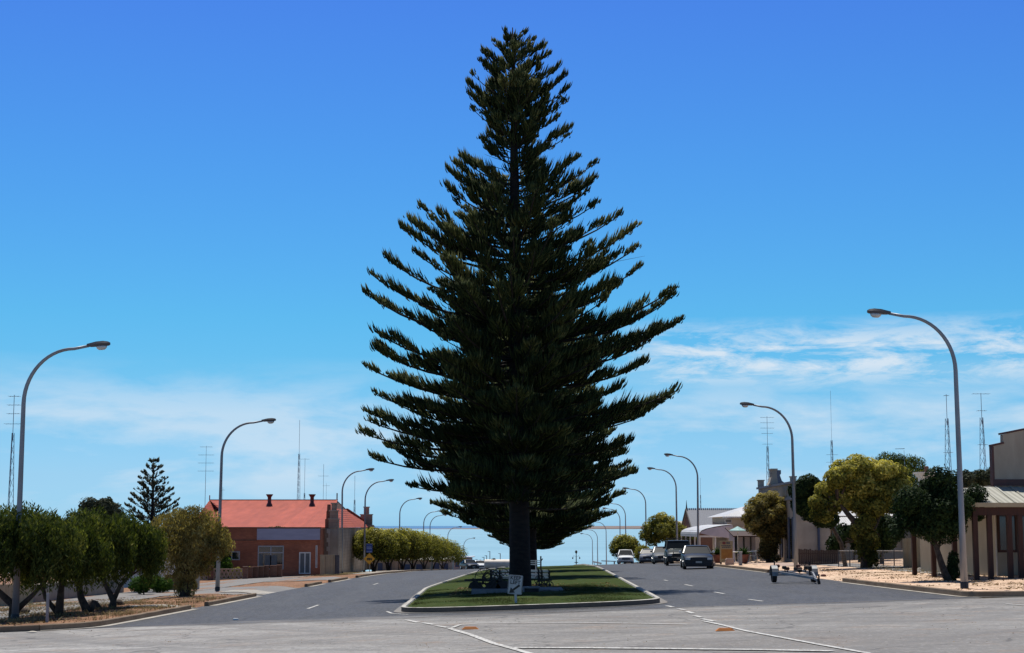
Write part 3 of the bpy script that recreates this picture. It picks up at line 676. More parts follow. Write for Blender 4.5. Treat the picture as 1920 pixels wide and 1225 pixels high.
def tree(name, label, cat, loc, lobes, n, size, fm_, stems, bark=None, group=None, seed=1, top_tone=0.0, **kw):
    """stems: list of (points, r0, r1) in local coords"""
    t = thing(name, label, cat, loc, 0, group)
    mb = MB()
    for pts, r0, r1 in stems:
        k = len(pts)-1; mb.tube(pts, [r0+(r1-r0)*i/k for i in range(k+1)], 8)
    # small limbs into the lobes
    e = [Vector(s[0][-1]) for s in stems]; rr = random.Random(seed)
    for L in lobes:
        c = Vector(L[:3]); a = min(e, key=lambda v: (v-c).length)
        mid = a.lerp(c, .5)+Vector((rr.uniform(-.1,.1), rr.uniform(-.1,.1), -.08)); mb.tube([a-Vector((0,0,.05)), mid, c+Vector((0,0,L[4]*.4))], [stems[0][2]*.9, stems[0][2]*.6, .012], 5)
    mb.build('trunk', bark or M['bark2'], t, world=False, smooth='all', recalc=False)
    V, F, T = leaves(lobes, n, size, seed, **kw)
    if top_tone:
        pass
    np_mesh('crown', V, F, fm_, t, attr=T); return t
def lobes_in(cx, cz, rx, rz, n, r0, r1, seed, ry=None, flat=.0):
    """irregular cluster of lobes filling an ellipsoid"""
    rr = random.Random(seed); out = []; ry = ry or rx
    for i in range(n):
        for _ in range(60):
            d = Vector((rr.gauss(0,1), rr.gauss(0,1), rr.gauss(0,1))).normalized()*(rr.random()**.4)
            s = rr.uniform(r0, r1); p = (cx+d.x*(rx-s*.8), d.y*(ry-s*.8), cz+d.z*(rz-s*.8)*(1 if d.z > 0 else 1-flat))
            if all((Vector(p)-Vector(q[:3])).length > (s+q[3])*.42 for q in out) or _ > 50: break
        out.append((*p, s, s*rr.uniform(.8, 1.0)))
    return out
def vbase(px, D, sink=.03):
    q = B(px, 1100, D); q.z = vz(q.x, D)-sink; return q
# left row of drooping dark green shrubs near the camera
row = [(27, 49.2, [[(0,0,0),(-.05,.05,.5),(-.75,.1,1.1),(-1.2,.1,1.7)], [(0,0,0),(.05,0,.6),(.1,0,1.8)], [(.1,0,.35),(.6,-.1,.8),(1.05,0,1.35)]], 'large drooping green shrub beside the nearest left lamp post', 2.25, 2.3, 41),
       (112, 52.3, [[(0,0,0),(.05,0,.9),(.15,0,1.8)], [(0,0,0.05),(-.45,0,.6),(-.7,0,1.4)]], 'drooping green shrub, second of the left row, behind the thin white post', 1.75, 2.25, 42),
       (166, 55.6, [[(0,0,0),(-.25,0,.5),(-.42,0,1.3),(-.3,0,1.9)], [(.1,0,0),(.18,0,.22),(.3,0,.36)]], 'drooping green shrub with a leaning trunk and cut stump, third of the left row', 1.5, 2.1, 43),
       (212, 58.8, [[(0,0,0),(.02,0,.3),(-.3,0,.9),(-.45,0,1.5)], [(0,0,.2),(.25,0,.8),(.65,.1,1.25)]], 'lighter green open shrub with a forked trunk, last of the left row', 1.7, 2.3, 44)]
for i, (px, D, st, lb, rx, cz, sd_) in enumerate(row):
    q = vbase(px, D); H = 3.35
    cx = (0, .1, .1, .2)[i]
    lo = lobes_in(cx, 2.5, rx, 1.12, 17, .42, .8, sd_, ry=1.7, flat=.1)
    lo += [(cx+rx*.72*math.cos(a), 1.3*math.sin(a), 1.80+.22*math.sin(a*3+i), .42, .5) for a in np.linspace(0, 6.28, 9)[:-1] if not (i == 3 and math.sin(a) < -.3)]
    tree('drooping_shrub', lb, 'tree', q, lo, 30000, .075, M['green'], [(s, .16 if k == 0 else .1, .045) for k, s in enumerate(st)], group='drooping green shrubs in a row on the left verge', seed=sd_, droop=.45, inner=.3)
q = vbase(272, 82); tree('garden_tree', 'bushy green garden tree filling the gap between the shrub row and the olive tree', 'tree', q, lobes_in(0, 2.3, 1.35, 1.25, 12, .4, .7, 48), 14000, .075, M['green'], [([(0,0,0),(0,0,1.4)], .12, .06)], seed=48, droop=.3)
# olive tree at the end of the island
q = vbase(346, 70)
lo = [(-.95,0,3.05,.62,.6),(-.35,.2,3.35,.62,.55),(.35,-.1,3.45,.66,.55),(1.0,0,3.15,.62,.6),(1.45,.1,2.6,.55,.6),(1.2,-.2,2.1,.55,.5),(.6,0,2.6,.8,.8),(-.3,-.3,2.5,.8,.9),(-1.1,0,2.4,.6,.6),(0,.4,2.2,.9,.9),(-.5,-.1,1.6,.6,.7),(.25,-.2,1.5,.65,.7),(.7,0,1.45,.5,.5),(0,0,.9,.5,.6),(.2,.1,.5,.38,.45),(-.2,0,.45,.3,.35),(1.75,0,2.3,.35,.4)]
tree('olive_shrub', 'bushy olive brown tree leafy to the ground, left of the second left lamp post', 'tree', q, lo, 30000, .065, M['olive'], [([(0,0,0),(.05,0,.7),(0,0,1.5),(.1,0,2.4)], .24, .07), ([(.1,0,.1),(.5,0,1.2),(.9,0,2.4)], .1, .04)], seed=51, droop=.15)
# round grey-green trees behind the row, green cone bush, hedge
q = vbase(192, 100)
tree('round_tree', 'dark grey green round treetop behind the left shrubs, left of the small pine', 'tree', q, lobes_in(0, 4.0, 1.95, 1.8, 20, .5, .8, 61), 18000, .10, M['grey'], [([(0,0,0),(0,0,2.2)], .18, .08)], seed=61)
q = vbase(60, 92)
tree('round_tree', 'low grey green treetop at the far left edge above the shrub row', 'tree', q, lobes_in(0, 3.0, 3.2, 1.5, 22, .5, .9, 62), 16000, .10, M['grey'], [([(0,0,0),(0,0,2.0)], .18, .08)], seed=62)
q = vbase(414, 122)
lo = [(0,0,.55,.95,.7),(.05,0,1.1,.8,.7),(-.05,0,1.7,.6,.6),(0,0,2.15,.38,.5)]
tree('cone_bush', 'bright green cone shaped bush beside the small brick wall window', 'bush', q, lo, 9000, .07, M['bright'], [([(0,0,0),(0,0,.8)], .1, .04)], seed=63)
q = vbase(384, 124)
tree('hedge_bush', 'low bright green bush against the olive tree, left of the cone bush', 'bush', q, [(0,0,.5,.8,.6),(-.6,0,.5,.6,.6),(.3,0,.9,.6,.5)], 6000, .07, M['bright'], [([(0,0,0),(0,0,.4)], .08, .04)], seed=64)
for px, D, w_, lb in ((440,120,.45,'yellow green garden plant behind the breeze block wall'), (463,119,.4,'yellow garden plant between the wall piers')):
    q = vbase(px, D); tree('garden_plant', lb, 'plant', q, [(0,0,.45,w_,.4),(w_*.5,0,.6,w_*.6,.3)], 1600, .05, M['gold'], [([(0,0,0),(0,0,.3)], .03, .02)], seed=int(px))
for px, D, w_, h_, lb in ((270,76,.8,1.1,'dark garden shrub behind the left shrub row'), (300,79,.7,.9,'flowering garden shrub by the white driveway edge')):
    q = vbase(px, D); tree('garden_shrub', lb, 'shrub', q, lobes_in(0, h_*.5, w_, h_*.5, 6, .3, .45, int(px)), 4500, .05, M['bright'], [([(0,0,0),(0,0,.4)], .04, .02)], seed=int(px))
# tree behind the brick parapet
q = vbase(518, 130)
tree('green_tree', 'green treetop peeping over the brick front before the red roof', 'tree', q, [(a, 0, 3.45+.18*math.cos(a*1.6), .45, .4) for a in (-.9,-.45,0,.45,.9)], 3500, .07, M['green'], [([(0,0,0),(0,0,3.2)], .1, .06)], seed=71)

# golden round-headed street trees
def gold_lobes(R_, H, seed, n=38, low=.42):
    rr = random.Random(seed); out = []
    cz = H*(1+low)/2; rz = H*(1-low)/2
    for i in range(n):
        a = i*2.399; zz = 1-2*(i+.5)/n; zz = zz*.9+.12; rad = math.sqrt(max(0, 1-min(1, zz*zz)))
        s = R_*rr.uniform(.22, .36); out.append((math.cos(a)*rad*(R_-s), math.sin(a)*rad*(R_-s), cz+zz*(rz-s*.5), s, s*.85))
    out.append((0, 0, cz, R_*.62, rz*.65)); return out
far_left = [(150, -.5, 2.45, 4.0), (163, -.3, 2.35, 4.1), (178, -.1, 2.6, 4.6), (195, -.2, 2.9, 4.7), (212, 0, 2.9, 4.9), (230, 0, 3.2, 4.8), (252, .2, 3.3, 4.9), (274, .2, 3.3, 4.8)]
names_ = ['nearest golden round tree of the left row, by the blue and orange signs', 'second golden tree of the left row', 'third golden tree of the left row, taller than its neighbours', 'fourth golden tree of the left row', 'fifth golden tree of the left row', 'sixth golden tree of the left row', 'seventh golden tree of the left row', 'last golden tree of the left row, nearest the sea']
for i, (y, dx, R_, H) in enumerate(far_left):
    x = -13.0-1.27+.0127*y+dx; q = Vector((x, y, vz(x, y)-.03))
    st = [([(0,0,0),(-.15,0,.7),(-R_*.4,.1,H*.45)], .13, .06), ([(.1,0,0),(.3,0,.8),(R_*.4,0,H*.5)], .12, .06), ([(0,.1,0),(0,.2,1.0),(.1,.3,H*.5)], .12, .06)]
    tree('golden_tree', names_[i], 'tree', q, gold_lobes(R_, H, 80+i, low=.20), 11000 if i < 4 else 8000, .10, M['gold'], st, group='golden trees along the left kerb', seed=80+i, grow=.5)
# right side
def vb2(x, y): return Vector((x, y, vz(x, y)-.03))
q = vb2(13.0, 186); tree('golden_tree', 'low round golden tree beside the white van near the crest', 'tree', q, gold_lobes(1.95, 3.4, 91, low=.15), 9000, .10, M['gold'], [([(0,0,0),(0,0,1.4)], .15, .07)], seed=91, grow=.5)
q = vb2(14.3, 176); tree('golden_shrub', 'small golden shrub between the low round tree and the tall golden tree', 'shrub', q, gold_lobes(1.1, 2.0, 92, low=.05), 4000, .08, M['gold'], [([(0,0,0),(0,0,.8)], .08, .04)], seed=92)
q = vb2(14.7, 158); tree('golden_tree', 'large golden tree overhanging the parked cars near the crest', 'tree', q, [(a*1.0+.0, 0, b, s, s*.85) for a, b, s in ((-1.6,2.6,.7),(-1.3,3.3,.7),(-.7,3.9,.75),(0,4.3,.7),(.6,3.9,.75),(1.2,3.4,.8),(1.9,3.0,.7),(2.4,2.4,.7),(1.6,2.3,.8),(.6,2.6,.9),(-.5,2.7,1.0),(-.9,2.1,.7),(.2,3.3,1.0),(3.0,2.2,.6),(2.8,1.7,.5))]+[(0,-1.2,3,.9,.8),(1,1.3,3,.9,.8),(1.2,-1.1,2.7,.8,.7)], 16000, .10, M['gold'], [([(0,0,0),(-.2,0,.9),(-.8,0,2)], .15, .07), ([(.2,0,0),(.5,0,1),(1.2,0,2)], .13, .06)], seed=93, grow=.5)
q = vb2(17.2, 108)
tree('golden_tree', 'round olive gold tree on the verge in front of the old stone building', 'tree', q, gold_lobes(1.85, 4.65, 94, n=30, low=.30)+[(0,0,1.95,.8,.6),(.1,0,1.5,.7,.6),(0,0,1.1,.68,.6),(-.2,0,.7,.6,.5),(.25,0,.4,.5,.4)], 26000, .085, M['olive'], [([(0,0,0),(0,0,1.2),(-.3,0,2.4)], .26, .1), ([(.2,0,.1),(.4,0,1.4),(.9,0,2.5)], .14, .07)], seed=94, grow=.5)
q = vb2(17.5, 80)
lo = []
rr_ = random.Random(5)
for a, b, s in ((-2.35,3.3,.42),(-2.1,2.75,.5),(-1.9,3.9,.5),(-1.5,4.5,.6),(-1.0,3.6,.8),(-.9,4.95,.6),(-.3,5.15,.62),(.3,5.0,.6),(.9,4.8,.62),(1.5,4.7,.6),(1.95,4.2,.6),(2.35,3.6,.45),(2.2,3.05,.4),(1.6,3.3,.7),(1.2,3.9,.85),(.5,4.1,.9),(-.2,4.2,.9),(-.2,3.25,.6),(.5,3.1,.6),(-1.4,3.2,.5)):
    lo += [(a, rr_.uniform(-.9, .9), b, s, s*.85), (a*.9, rr_.uniform(-1.6, 1.6)*(1-abs(a)/3.2), b-.1, s*.9, s*.75)]
lo += [(.1,0,2.4,.55,.6),(-.15,0,1.9,.62,.6),(.15,.1,1.4,.6,.6),(0,0,.9,.5,.5),(.25,0,.5,.45,.4)]
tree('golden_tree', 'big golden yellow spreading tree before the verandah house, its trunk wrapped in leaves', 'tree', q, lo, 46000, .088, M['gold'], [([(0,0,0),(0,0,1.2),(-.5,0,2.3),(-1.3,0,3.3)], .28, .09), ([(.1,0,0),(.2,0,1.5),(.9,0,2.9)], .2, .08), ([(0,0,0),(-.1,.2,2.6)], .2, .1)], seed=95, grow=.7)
q = vb2(15.9, 86)
lo = [(-.55,0,4.1,.55,.5),(0,0,4.45,.6,.5),(.4,.1,3.9,.7,.6),(-.4,0,3.4,.6,.6),(.1,0,2.95,.6,.5),(.6,0,2.6,.5,.45),(.2,.5,3.5,.8,.8),(.9,.2,3.2,.6,.6),(1.1,.2,2.6,.5,.5)]
tree('dark_tree', 'dark green tree leaning in behind the left edge of the big golden tree', 'tree', q, lo, 20000, .08, M['dark'], [([(1.9,.3,0),(1.7,.3,1.3),(1.1,.2,2.4),(.4,.2,3.2)], .13, .07)], seed=96)
q = B(1778, 1090, 57); q.z = vz(q.x, 57)-.03
lo = lobes_in(-.35, 2.75, 1.52, 1.35, 26, .38, .6, 97, flat=.1)+[(-1.75,0,1.75,.35,.35),(-1.5,.1,2.1,.4,.35),(1.1,0,3.0,.42,.4),(1.15,0,2.4,.3,.3),(-.3,0,2.0,1.0,.7)]
tree('dark_tree', 'dense dark green round tree with a slanting trunk left of the nearest right lamp post', 'tree', q, lo, 42000, .055, M['dark'], [([(0,0,0),(-.2,0,.55),(-.42,0,1.3),(-.5,0,2.1)], .15, .06), ([(-.36,0,.95),(-.2,0,1.5),(-.05,0,1.9)], .05, .035)], seed=97, inner=.5)
q2 = q+Vector((.22, .05, 0)); tree('sucker_shrub', 'small leafy shrub growing at the foot of the slanting dark tree', 'shrub', q2, [(0,0,.35,.2,.35),(.0,0,.75,.2,.3),(-.08,0,.5,.18,.3)], 2500, .04, M['dark'], [([(0,0,0),(0,0,.4)], .03, .02)], seed=98)
q = vbase(1685, 120); q.x = B(1685, 900, 120).x
tree('willow_tree', 'tall soft green tree rising behind the big golden tree, beside the tv antenna', 'tree', q, [(a, b_, c, s, s*.8) for a, b_, c, s in ((-1.5,0,6.9,.7),(-.9,0,7.25,.75),(-.1,0,7.15,.7),(.6,0,7.0,.8),(1.4,.3,6.9,.75),(1.9,0,6.2,.7),(0,.6,6.2,1.3),(-1.9,0,6.2,.8),(.6,-.6,5.8,1.2),(-.8,0,5.4,1.3),(1.2,0,5.1,1.1),(0,0,4.6,1.2))], 16000, .10, M['green'], [([(0,0,0),(0,0,4)], .25, .12)], seed=99, droop=.5)
q = vbase(1845, 96)
tree('gum_tree', 'distant grey green gum tree between the dark tree and the corner shop parapet', 'tree', q, lobes_in(-.1, 4.7, 1.3, 1.0, 12, .35, .6, 100), 9000, .09, M['grey'], [([(0,0,0),(0,0,4.2)], .18, .08)], seed=100)
q = vbase(1615, 98); q.y = 98
tree('dark_tree', 'dark shrubby tree in the shade behind the big golden tree', 'tree', q, lobes_in(0, 1.4, 2.4, 1.1, 16, .4, .7, 101), 14000, .09, M['dark'], [([(0,0,0),(0,0,1.4)], .18, .08)], seed=101)
q = vb2(20.6, 97)
q = vbase(1655, 90)
tree('dark_tree', 'dark shrubby tree behind the wire fence, right of the golden trunk', 'tree', q, lobes_in(0, 1.9, 1.3, 1.5, 12, .4, .6, 102), 11000, .08, M['dark'], [([(0,0,0),(0,0,1.4)], .14, .07)], seed=102)
# ------------------------------------------------------------ street lamps
M['steel'] = mat('galvanised_steel', (.30,.31,.33), .5, (.22,.225,.235), scale=2, metal=.35, stretch=(1,1,.4), bump=.1)
M['steel_dark'] = mat('dark_steel', (.09,.095,.11), .5, (.06,.065,.075), scale=3, metal=.3)
M['black'] = mat('black_paint', (.02,.02,.022), .5, (.012,.012,.013))
M['lens'] = mat('lamp_lens', (.62,.64,.62), .15, (.50,.50,.46), scale=8)
def make_lamp(label, group=None):
    t = thing('street_lamp', label, 'street lamp', (0,0,0), 0, group); H = 8.35
    z1 = 6.55; pts = [(0,0,.12), (0,0,2.2), (0,0,z1)]; rs = [.112, .088, .066]
    for k in range(1, 15):
        a = math.pi/2*k/14; pts.append((1.5*(1-math.cos(a)), 0, z1+(H-z1-.12)*math.sin(a))); rs.append(.064-.018*k/14)
    pts += [(1.95, 0, H-.03)]; rs += [.042]
    mb = MB(); mb.tube(pts, rs, 12); mb.build('pole', M['steel'], t, world=False, smooth='all')
    mb = MB(); mb.lathe([(.125,-.15),(.125,.16),(.115,.2)], 12); mb.build('base_sleeve', M['black'], t, world=False, smooth=True)
    M_ = Matrix.Translation((1.9, 0, H-.02))@Matrix.Rotation(R(-4), 4, 'Y')
    def sec(x, w_, zl, zh): return [M_@Vector((x, y, z)) for y, z in ((-w_*.7, zl), (-w_, (zl+zh)*.5), (-w_*.6, zh), (w_*.6, zh), (w_, (zl+zh)*.5), (w_*.7, zl))]
    mb = MB(); ss = [sec(0,.05,-.03,.05), sec(.12,.08,-.05,.07), sec(.30,.13,-.05,.10), sec(.52,.14,-.05,.105), sec(.66,.10,-.04,.08), sec(.71,.05,-.02,.05)]
    mb.sheet([q+[q[0]] for q in ss]); mb.add(ss[0], [tuple(range(6))]); mb.add(ss[-1], [tuple(range(6))])
    hd = mb.build('lamp_head', M['steel_dark'], t, world=False, smooth=True)
    mb = MB(); mb.lathe([(.002,-.17),(.07,-.16),(.115,-.11),(.13,-.05)], 12); mb.v = [tuple(M_@Vector((.45+a*1.35, b*.9, c))) for a, b, c in mb.v]
    mb.build('lens', M['lens'], hd, world=False, smooth='all')
    return t
gl, gr_ = 'street lamps along the left kerb', 'street lamps along the right kerb'
ordn = ['nearest', 'second', 'third', 'fourth', 'fifth', 'sixth', 'seventh', 'eighth', 'ninth', 'tenth']
lamp0 = None
LL = [(31, 48.9, 515), (408, 79.0, None), (640.5, 130, None), (682.5, 147, None), (748, 188, None), (793, 229, None), (806, 245, None), (839, 296, None), (869, 364, None)]
LR = [(1808, 48.4, None), (1493, 80.6, None), (1310, 126, None), (1270.5, 145, None), (1212.6, 183.5, None), (1174.6, 223, None), (1163, 239, None), (1137.4, 283, None), (1121, 320, None), (1111.7, 346, None)]
dl = {0: 'before the shrub row at the left edge', 1: 'by the olive tree and the red roofed building', 2: 'in front of the cream stepped parapet', 3: 'beside the blue sign', 4: 'standing behind the golden trees', 5: 'standing behind the golden trees against the bay', 6: 'close behind the sixth, against the bay', 7: 'low against the water', 8: 'the lowest and farthest'}
dr = {0: 'beside the dark round tree and the corner shop', 1: 'behind the boat trailer', 2: 'behind the dark sedan', 3: 'left of the third, by the four wheel drive', 4: 'before the tall golden tree near the crest', 5: 'behind the white van', 6: 'just left of the sixth, behind the white van', 7: 'left of the low round golden tree', 8: 'against the bay, second lowest', 9: 'the lowest and farthest, against the bay'}
for side, LS, grp, ds in (('left', LL, gl, dl), ('right', LR, gr_, dr)):
    for i, (px, D, _) in enumerate(LS):
        q = B(px, 1090, D); z = vz(q.x, D)
        lb = '%s street lamp on the %s kerb, %s' % (ordn[i], side, ds[i])
        if lamp0 is None: lamp0 = o = make_lamp(lb, grp)
        else: o = copy_tree(lamp0); o['label'] = lb; o['group'] = grp
        o.location = (q.x, D, z); o.rotation_euler = (R((.5,-.4,.3,0,-.3)[i % 5]) , R((.25,.5,-.3,.2)[i % 4]), (0 if side == 'left' else math.pi)+R((-2,3,-4,2)[i % 4]))

# ------------------------------------------------------------ radio masts and aerials on the roofs behind
M['mast'] = mat('mast_steel', (.12,.17,.24), .6, (.09,.13,.19))
def mast(px, ytop, D, label, lattice=0.0, lat_top=.6, arms=(), tip=.02, cat='antenna mast', name='antenna_mast'):
    q = B(px, 1060, D); zt = B(px, ytop, D).z; q.x = B(px, ytop, D).x; z0 = vz(q.x, D); H = zt-z0
    t = thing(name, label, cat, (q.x, D, z0-.1), 0, 'thin radio masts behind the roofs'); mb = MB()
    if lattice:
        h1 = H*lat_top; n = int(h1/.7); ring = []
        for k in range(n+1):
            z = h1*k/n; w_ = lattice*(1-.75*k/n); ring.append([(w_*math.cos(a), w_*math.sin(a), z) for a in (.5, 2.6, 4.7)])
        for j in range(3): mb.bar(ring[0][j], ring[-1][j], .032)
        for k in range(n):
            for j in range(3): mb.bar(ring[k][j], ring[k+1][(j+1) % 3], .017)
        mb.bar((0,0,h1*.95), (0,0,H), tip*1.6)
    else: mb.tube([(0,0,0),(0,0,H)], [.035, tip*.6], 6)
    mb.build('mast', M['mast'], t, world=False)
    if arms:
        for za, wa in arms:
            mb = MB(); mb.bar((-wa, 0, H-za), (wa, 0, H-za), .022)
            for s in (-1, -.5, .5, 1): mb.bar((s*wa, -.3, H-za), (s*wa, .3, H-za), .015)
            mb.build('antenna', M['steel_dark'], t, world=False)
    return t
mast(27, 738, 110, 'lattice mast hugging the nearest left lamp post', .35, .8, ((.1,.35),(.7,.4),(1.3,.4),(2.0,.55)))
mast(387, 834, 140, 'tall aerial pole with three crossbars left of the red roof', 0, 0, ((.1,.5),(.8,.65),(1.5,.65),(2.2,.65)), cat='aerial', name='aerial')
mast(418, 912, 170, 'short thin aerial over the left end of the red roof', 0, 0, ((.3,.2),), cat='aerial', name='aerial')
mast(562, 786, 175, 'tallest mast behind the red roof between its two vents', .34, .78)
mast(572, 858, 190, 'middle mast of the trio behind the red roof, with a short crossbar', .28, .7, ((.1,.5),))
mast(607, 869, 190, 'mast behind the right part of the red roof', .2, .6, ((1.4,.6),))
mast(612, 905, 200, 'short aerial close beside the mast behind the red roof', 0, 0, ((.3,.4),), cat='aerial', name='aerial')
mast(665.5, 890, 180, 'lone mast between the two cream stepped parapets', .28, .75)
mast(1313, 895, 240, 'thin mast seen beside the third right lamp post', .2, .8)
mast(1438, 779, 150, 'mast with pale crossbars behind the old stone building', .34, .79, ((.1,.6),(.6,.6),(1.1,.6),(1.6,.5),(2.6,.45)))
mast(1493.5, 892, 160, 'short aerial behind the stone building roof', 0, 0, ((.3,.3),), cat='aerial', name='aerial')
mast(1557, 731, 150, 'tall needle mast behind the golden tree', .32, .7, ((6.0,.5),(6.7,.5)), tip=.012)
mast(1695, 842, 118, 'tv antenna with one long boom above the soft green tree', 0, 0, (), cat='antenna', name='antenna_mast')
mb = MB(); zt = B(1695, 842, 118)
tv = [o for o in COL.objects if o.get('label', '').startswith('tv antenna')][0]
mb.bar((zt.x-.65, 118, zt.z), (zt.x+.05, 118, zt.z+.02), .03)
for k in range(5): mb.bar((zt.x-.6+.14*k, 117.75, zt.z), (zt.x-.6+.14*k, 118.25, zt.z), .015)
mb.build('antenna', M['steel_dark'], tv)
mast(1774, 737, 118, 'left one of the two tall lattice masts behind the dark round tree', .50, .85, ((.1,.15),(4.3,.3)))
mast(1839, 735, 118, 'right one of the two tall lattice masts, topped with a wide crossbar', .50, .85, ((.05,.6),(1.3,.3),(3.8,.3)))

# ------------------------------------------------------------ signs
def text_mesh(name, s, size, m, parent, loc, rot=None, extr=.002, bold=True):
    cu = bpy.data.curves.new(name, 'FONT'); cu.body = s; cu.size = size; cu.align_x = 'CENTER'; cu.align_y = 'CENTER'; cu.extrude = extr
    if bold: cu.offset = size*.025
    ob = bpy.data.objects.new('tmp_text', cu); COL.objects.link(ob)
    dg = bpy.context.evaluated_depsgraph_get(); me = bpy.data.meshes.new_from_object(ob.evaluated_get(dg))
    bpy.data.objects.remove(ob); me.materials.clear(); me.materials.append(m); me.name = name
    o = bpy.data.objects.new(name, me); COL.objects.link(o); o.parent = parent; o.location = loc; o.rotation_euler = rot or (math.pi/2, 0, 0); return o
M['signwhite'] = mat('sign_white', (.55,.55,.56), .5, (.42,.42,.43), scale=6, detail=8)
M['signedge'] = mat('sign_edge', (.50,.46,.30), .6)
q = gp(968, 1131, .15); SY = q.y; q = Vector((B(968, 1131, SY).x, SY, mz(B(968,1131,SY).x, SY)))
t = thing('keep_left_sign', 'leaning white keep left sign with a black arrow at the front of the lawn', 'sign', q)
top = B(966.5, 1080, SY); pc = B(966, 1096.5, SY)
sx = SY/FPX
mb = MB(); mb.bar((q.x, SY, q.z-.2), (pc.x+.0, SY, pc.z-.05), .075, .04); mb.build('post', M['signwhite'], t)
W_, H_ = 27*sx/2, 35*sx/2
ang = R(4.5)
pl = MB(); n8 = []
for cx_, cz_, a0 in ((W_-.04, H_-.04, 0), (-W_+.04, H_-.04, 90), (-W_+.04, -H_+.04, 180), (W_-.04, -H_+.04, 270)):
    for k in range(4): a = R(a0+30*k); n8.append((cx_+.04*math.cos(a), cz_+.04*math.sin(a)))
def rotp(p): return (p[0]*math.cos(ang)+p[1]*math.sin(ang), -p[0]*math.sin(ang)+p[1]*math.cos(ang))
pl.prism([(pc.x+rotp(p)[0], pc.z+rotp(p)[1]) for p in n8], SY-.045, SY-.03, 'y'); plate = pl.build('sign_plate', M['signwhite'], t)
edge = MB()
for i in range(16):
    a, b = [Vector((pc.x+rotp((p[0]*.93, p[1]*.95))[0], SY-.047, pc.z+rotp((p[0]*.93, p[1]*.95))[1])) for p in (n8[i], n8[(i+1) % 16])]
    edge.bar(a, b, .012, .004)
edge.build('border_line', M['black'], plate)
rt = (math.pi/2, ang, 0)
def sl(x, z): a = rotp((x, z)); return (pc.x+a[0]-q.x, -.049, pc.z+a[1]-q.z)
text_mesh('lettering', 'KEEP', .150, M['black'], plate, sl(0, .195), rt); text_mesh('lettering', 'LEFT', .150, M['black'], plate, sl(0, .065), rt)
ar = [(-.16,-.26),(-.10,-.10),(-.065,-.145),(.13,.035),(.165,-.005),(-.03,-.185),(.02,-.225)]
ar = [(-.165,-.255),(-.125,-.085),(-.075,-.135),(.115,.02),(.155,-.03),(-.035,-.185),(.012,-.235)]
mb = MB(); mb.prism([(pc.x+rotp(p)[0], pc.z+rotp(p)[1]) for p in ar], SY-.050, SY-.0455, 'y'); mb.build('arrow', M['black'], plate)

M['signblue'] = mat('sign_blue', (.02,.06,.30), .45); M['signorange'] = mat('sign_orange', (.62,.33,.02), .5, (.5,.25,.02))
M['signfaint'] = mat('sign_pale_blue', (.25,.32,.55), .5)
SGD = 141.0; q = B(693, 1060, SGD); q.z = vz(q.x, SGD)
t = thing('road_sign', 'post with a blue square sign above an orange diamond warning sign by the left kerb', 'sign', q)
mb = MB(); c1 = B(692.5, 1028, SGD); c2 = B(692.5, 1048, SGD)
mb.tube([(q.x, SGD, q.z-.2), (q.x, SGD, c1.z+.35)], .03, 8); mb.build('post', M['steel'], t)
mb = MB(); mb.box(c1.x-.27, c1.x+.27, (SGD-1)+.94, (SGD-1)+.96, c1.z-.38, c1.z+.38); sb = mb.build('blue_plate', M['signblue'], t)
mb = MB()
for z in (.10, -.02, -.31): mb.box(c1.x-.22, c1.x+.22, (SGD-1)+.93, (SGD-1)+.9395, c1.z+z-.035, c1.z+z+.02)
mb.box(c1.x-.265, c1.x+.265, (SGD-1)+.93, (SGD-1)+.9395, c1.z+.34, c1.z+.37); mb.build('pale_rows', M['signfaint'], sb)
mb = MB(); s_ = .50; mb.prism([(c2.x, c2.z-s_), (c2.x+s_, c2.z), (c2.x, c2.z+s_), (c2.x-s_, c2.z)], (SGD-1)+.93, (SGD-1)+.95, 'y'); dm = mb.build('orange_diamond', M['signorange'], t)
mb = MB(); mb.box(c2.x-.20, c2.x+.12, (SGD-1)+.915, (SGD-1)+.927, c2.z-.08, c2.z+.07); mb.box(c2.x+.14, c2.x+.24, (SGD-1)+.915, (SGD-1)+.927, c2.z-.08, c2.z+.03)
for a in (-.12, .02, .18): mb.lathe([(.045,(SGD-1)+.915),(.045,(SGD-1)+.927)], 10, (c2.x+a, 0, c2.z-.11), 'y')
mb.build('truck_symbol', M['black'], dm)

# thin posts
M['whitepost'] = mat('white_post', (.62,.61,.60), .6, (.45,.43,.41), scale=8)
def post(px, pyb, pyt, D, w_, name, label, m, cap=None):
    q = B(px, pyb, D); q.z = vz(q.x, D); zt = B(px, pyt, D).z
    mb = MB(); c = w_*.12; o_ = [(-w_/2+c,-w_/2),(w_/2-c,-w_/2),(w_/2,-w_/2+c),(w_/2,w_/2-c),(w_/2-c,w_/2),(-w_/2+c,w_/2),(-w_/2,w_/2-c),(-w_/2,-w_/2+c)]
    t = thing(name, label, 'post', q)
    mb.prism([(q.x+a, D+b) for a, b in o_], q.z-.1, zt-.06, 'z'); mb.build('shaft', m, t)
    mb = MB(); mb.prism([(q.x+a*1.15, D+b*1.15) for a, b in o_], zt-.06, zt, 'z'); mb.build('cap', cap or M['whitepost'], t); return t
post(88, 1173, 1112, 46.6, .075, 'marker_post', 'thin white post standing at the front of the left dirt island', M['steel'], cap=M['steel'])
post(548, 1080, 1058, 128, .13, 'marker_post', 'short white post before the french doors of the brick building', M['whitepost'])
post(1388.5, 1062, 1034, 100, .20, 'bollard', 'grey bollard with a white top by the cafe tables', M['steel'])

